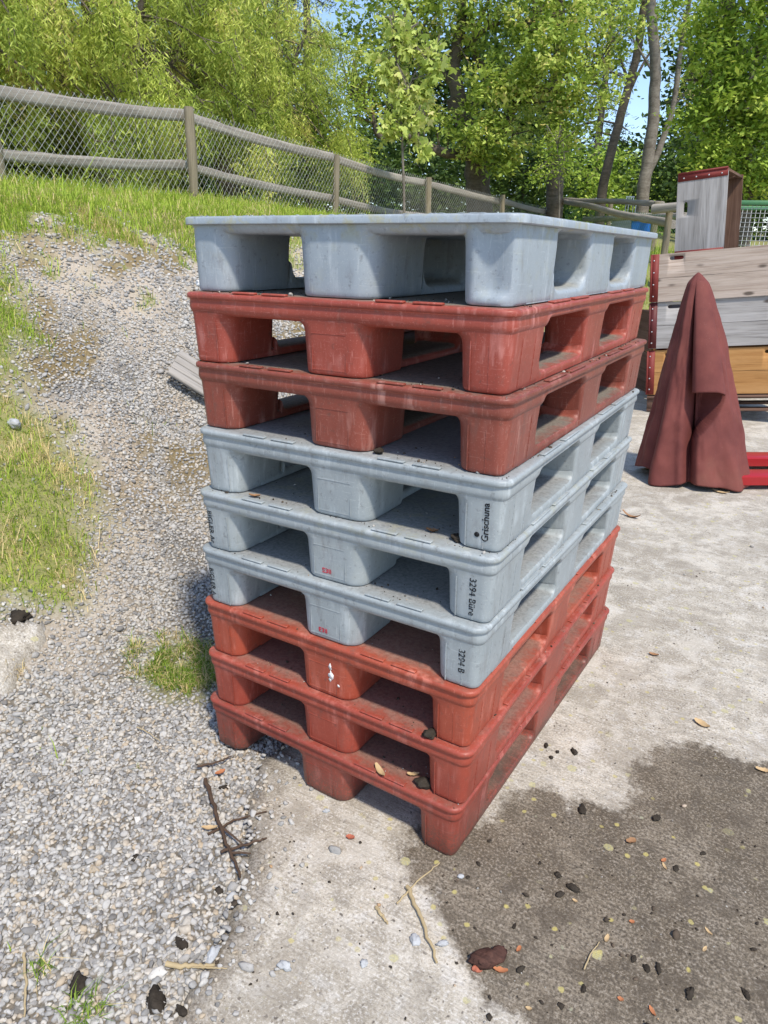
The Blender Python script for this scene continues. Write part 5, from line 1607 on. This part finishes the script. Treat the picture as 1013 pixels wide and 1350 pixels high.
# bare trunks at the right
tree('tall_tree', 'dark leaning trunk with thin high crown, left of the forked trunk', 791, 24, [(793, 262, 24), (806, 200, 24), (822, 140, 24), (838, 80, 24), (850, 0, 24), (856, -40, 24)], .16, [([(822, 140, 24), (845, 90, 23.8), (870, 50, 23.8)], .06, .02), ([(830, 110, 24), (812, 60, 24), (800, 20, 24)], .05, .02)],
     [((845, 40, 24.2), (1.1, 1.0, .7), 16), ((800, 20, 24.4), (1.0, .9, .7), 16), ((850, -60, 24), (2.2, 1.6, 1.1), 50)], (36, (.26, .26, .16), .12, .45, .2, dict(up=.4)), LEAF_PEAR, BARK, 81, twigs=24)
tree('tall_tree', 'pale forked tree trunk rising high behind the rail fence', 845, 22, [(848, 258, 22), (856, 200, 22), (863, 140, 22), (864, 80, 22), (859, 20, 22), (858, -40, 22)], .19, [([(851, 240, 22), (872, 190, 22), (888, 140, 22), (896, 80, 22), (906, 20, 22), (915, -30, 22)], .10, .05), ([(888, 140, 22), (910, 115, 21.8), (930, 95, 21.8)], .035, .015), ([(864, 100, 22), (840, 60, 22), (825, 30, 22)], .04, .015)],
     [((905, 25, 22), (.9, .8, .6), 16), ((880, -60, 22), (2.2, 1.6, 1.0), 46), ((905, 110, 22.3), (.5, .5, .4), 8)], (36, (.26, .26, .16), .12, .45, .2, dict(up=.4)), LEAF_PEAR, BARK_PALE, 82, twigs=24)
tree('leafy_tree', 'dense bright green tree at the right edge above the wooden frame', 985, 15.5, [(982, 240, 15.5), (975, 160, 15.5), (965, 80, 15.5), (960, -20, 15.5)], .17, [([(972, 140, 15.5), (930, 110, 15.2), (905, 105, 15)], .05, .015), ([(968, 100, 15.5), (1010, 60, 15.3), (1050, 40, 15)], .06, .02)],
     [((1000, 40, 14.8), (1.3, .9, .9), 70), ((955, 60, 15), (.8, .8, .7), 34), ((930, 140, 15), (.6, .6, .6), 28), ((985, 130, 14.8), (1.0, .8, .7), 52), ((930, 210, 15.2), (.55, .6, .5), 24), ((1000, 195, 14.9), (.8, .7, .6), 38), ((990, -40, 15), (2.0, 1.4, .9), 90), ((1060, 150, 15), (1.0, 1.0, 1.4), 60), ((1005, 240, 15), (.6, .6, .4), 24), ((945, 175, 15.2), (.5, .5, .5), 18)],
     (46, (.13, .13, .09), .105, .5, .25, dict(up=.6)), LEAF_FRESH, BARK, 83, twigs=60)
# dark understory behind the fence
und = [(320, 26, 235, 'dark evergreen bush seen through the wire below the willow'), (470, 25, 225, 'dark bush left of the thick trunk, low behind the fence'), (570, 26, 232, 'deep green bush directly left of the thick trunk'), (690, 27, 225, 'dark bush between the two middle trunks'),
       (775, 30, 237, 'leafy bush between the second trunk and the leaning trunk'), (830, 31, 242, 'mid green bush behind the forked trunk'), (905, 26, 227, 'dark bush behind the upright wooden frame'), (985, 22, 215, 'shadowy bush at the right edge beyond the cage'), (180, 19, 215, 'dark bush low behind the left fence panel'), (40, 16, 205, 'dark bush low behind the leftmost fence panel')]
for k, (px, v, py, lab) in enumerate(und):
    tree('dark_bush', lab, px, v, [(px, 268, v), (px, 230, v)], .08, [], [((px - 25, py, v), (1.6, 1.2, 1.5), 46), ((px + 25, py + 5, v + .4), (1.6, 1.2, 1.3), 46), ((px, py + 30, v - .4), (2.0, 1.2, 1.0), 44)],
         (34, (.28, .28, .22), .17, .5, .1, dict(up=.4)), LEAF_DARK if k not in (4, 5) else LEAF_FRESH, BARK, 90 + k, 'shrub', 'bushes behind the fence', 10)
# far pines with bare sky between their branches
def pine(px, v, h, label, seed):
    r = np.random.default_rng(seed)
    b = at(px, 300, v); g = gz(b[0], b[1])
    root = empty('pine_tree', (b[0], b[1], g)); bpy.context.view_layer.update()
    mb = MB(); mb.tube([(b[0], b[1], g - .3), (b[0] + .1, b[1], g + h * .5), (b[0], b[1], g + h)], [.24, .16, .03], 8)
    C = []
    for z in np.arange(h * .18, h, .55):
        L = (1 - z / h) * 2.6 + .5
        for k in range(6):
            a = r.random() * 6.28; e = np.array([math.cos(a) * L * r.uniform(.6, 1), math.sin(a) * L * r.uniform(.6, 1), -.25 * L])
            o_ = np.array([b[0], b[1], g + z])
            mb.tube([o_, o_ + e * .5 + [0, 0, .1], o_ + e], [.045, .03, .012], 5, False)
            for t in np.linspace(.35, 1, 7): C.append(o_ + e * t + r.normal(0, .08, 3))
    t = mb.build('trunk', BARK, root, True, 60); t.matrix_parent_inverse = root.matrix_world.inverted()
    V, F, T = leaves(np.array(C), 9, (.16, .16, .10), .20, .16, .3, r, up=.3)
    c_ = link('crown', mesh('crown', V, F, False, {'tint': T}), LEAF_NEEDLE, root); c_.matrix_parent_inverse = root.matrix_world.inverted()
    tag(root, label, 'tree', 'dark pines beyond the garden trees')
pine(408, 34, 15, 'dark pine against the sky between the willow and the broad tree', 121)
pine(372, 40, 14, 'further dark pine left of the one standing against the sky', 122)
pine(775, 42, 15, 'dark pine seen left of the leaning trunk', 123)
pine(905, 38, 15, 'dark pine behind the forked trunk', 124)
pine(955, 34, 13, 'dark pine behind the bright green tree at the right', 125)
# far wood: one mass nobody could count
rw = np.random.default_rng(131)
bl = []
for px in list(range(-1500, -160, 70)) + list(range(-160, 1260, 40)) + list(range(1260, 2500, 70)):
    v = 46 + rw.uniform(-4, 6)
    tall = 215 if 370 < px < 440 or 750 < px < 900 else 150 if 440 <= px < 520 else 60
    for py in range(300, tall, -38):
        bl.append((at(px + rw.uniform(-15, 15), py, v), (2.1, 1.6, 1.7), 22))
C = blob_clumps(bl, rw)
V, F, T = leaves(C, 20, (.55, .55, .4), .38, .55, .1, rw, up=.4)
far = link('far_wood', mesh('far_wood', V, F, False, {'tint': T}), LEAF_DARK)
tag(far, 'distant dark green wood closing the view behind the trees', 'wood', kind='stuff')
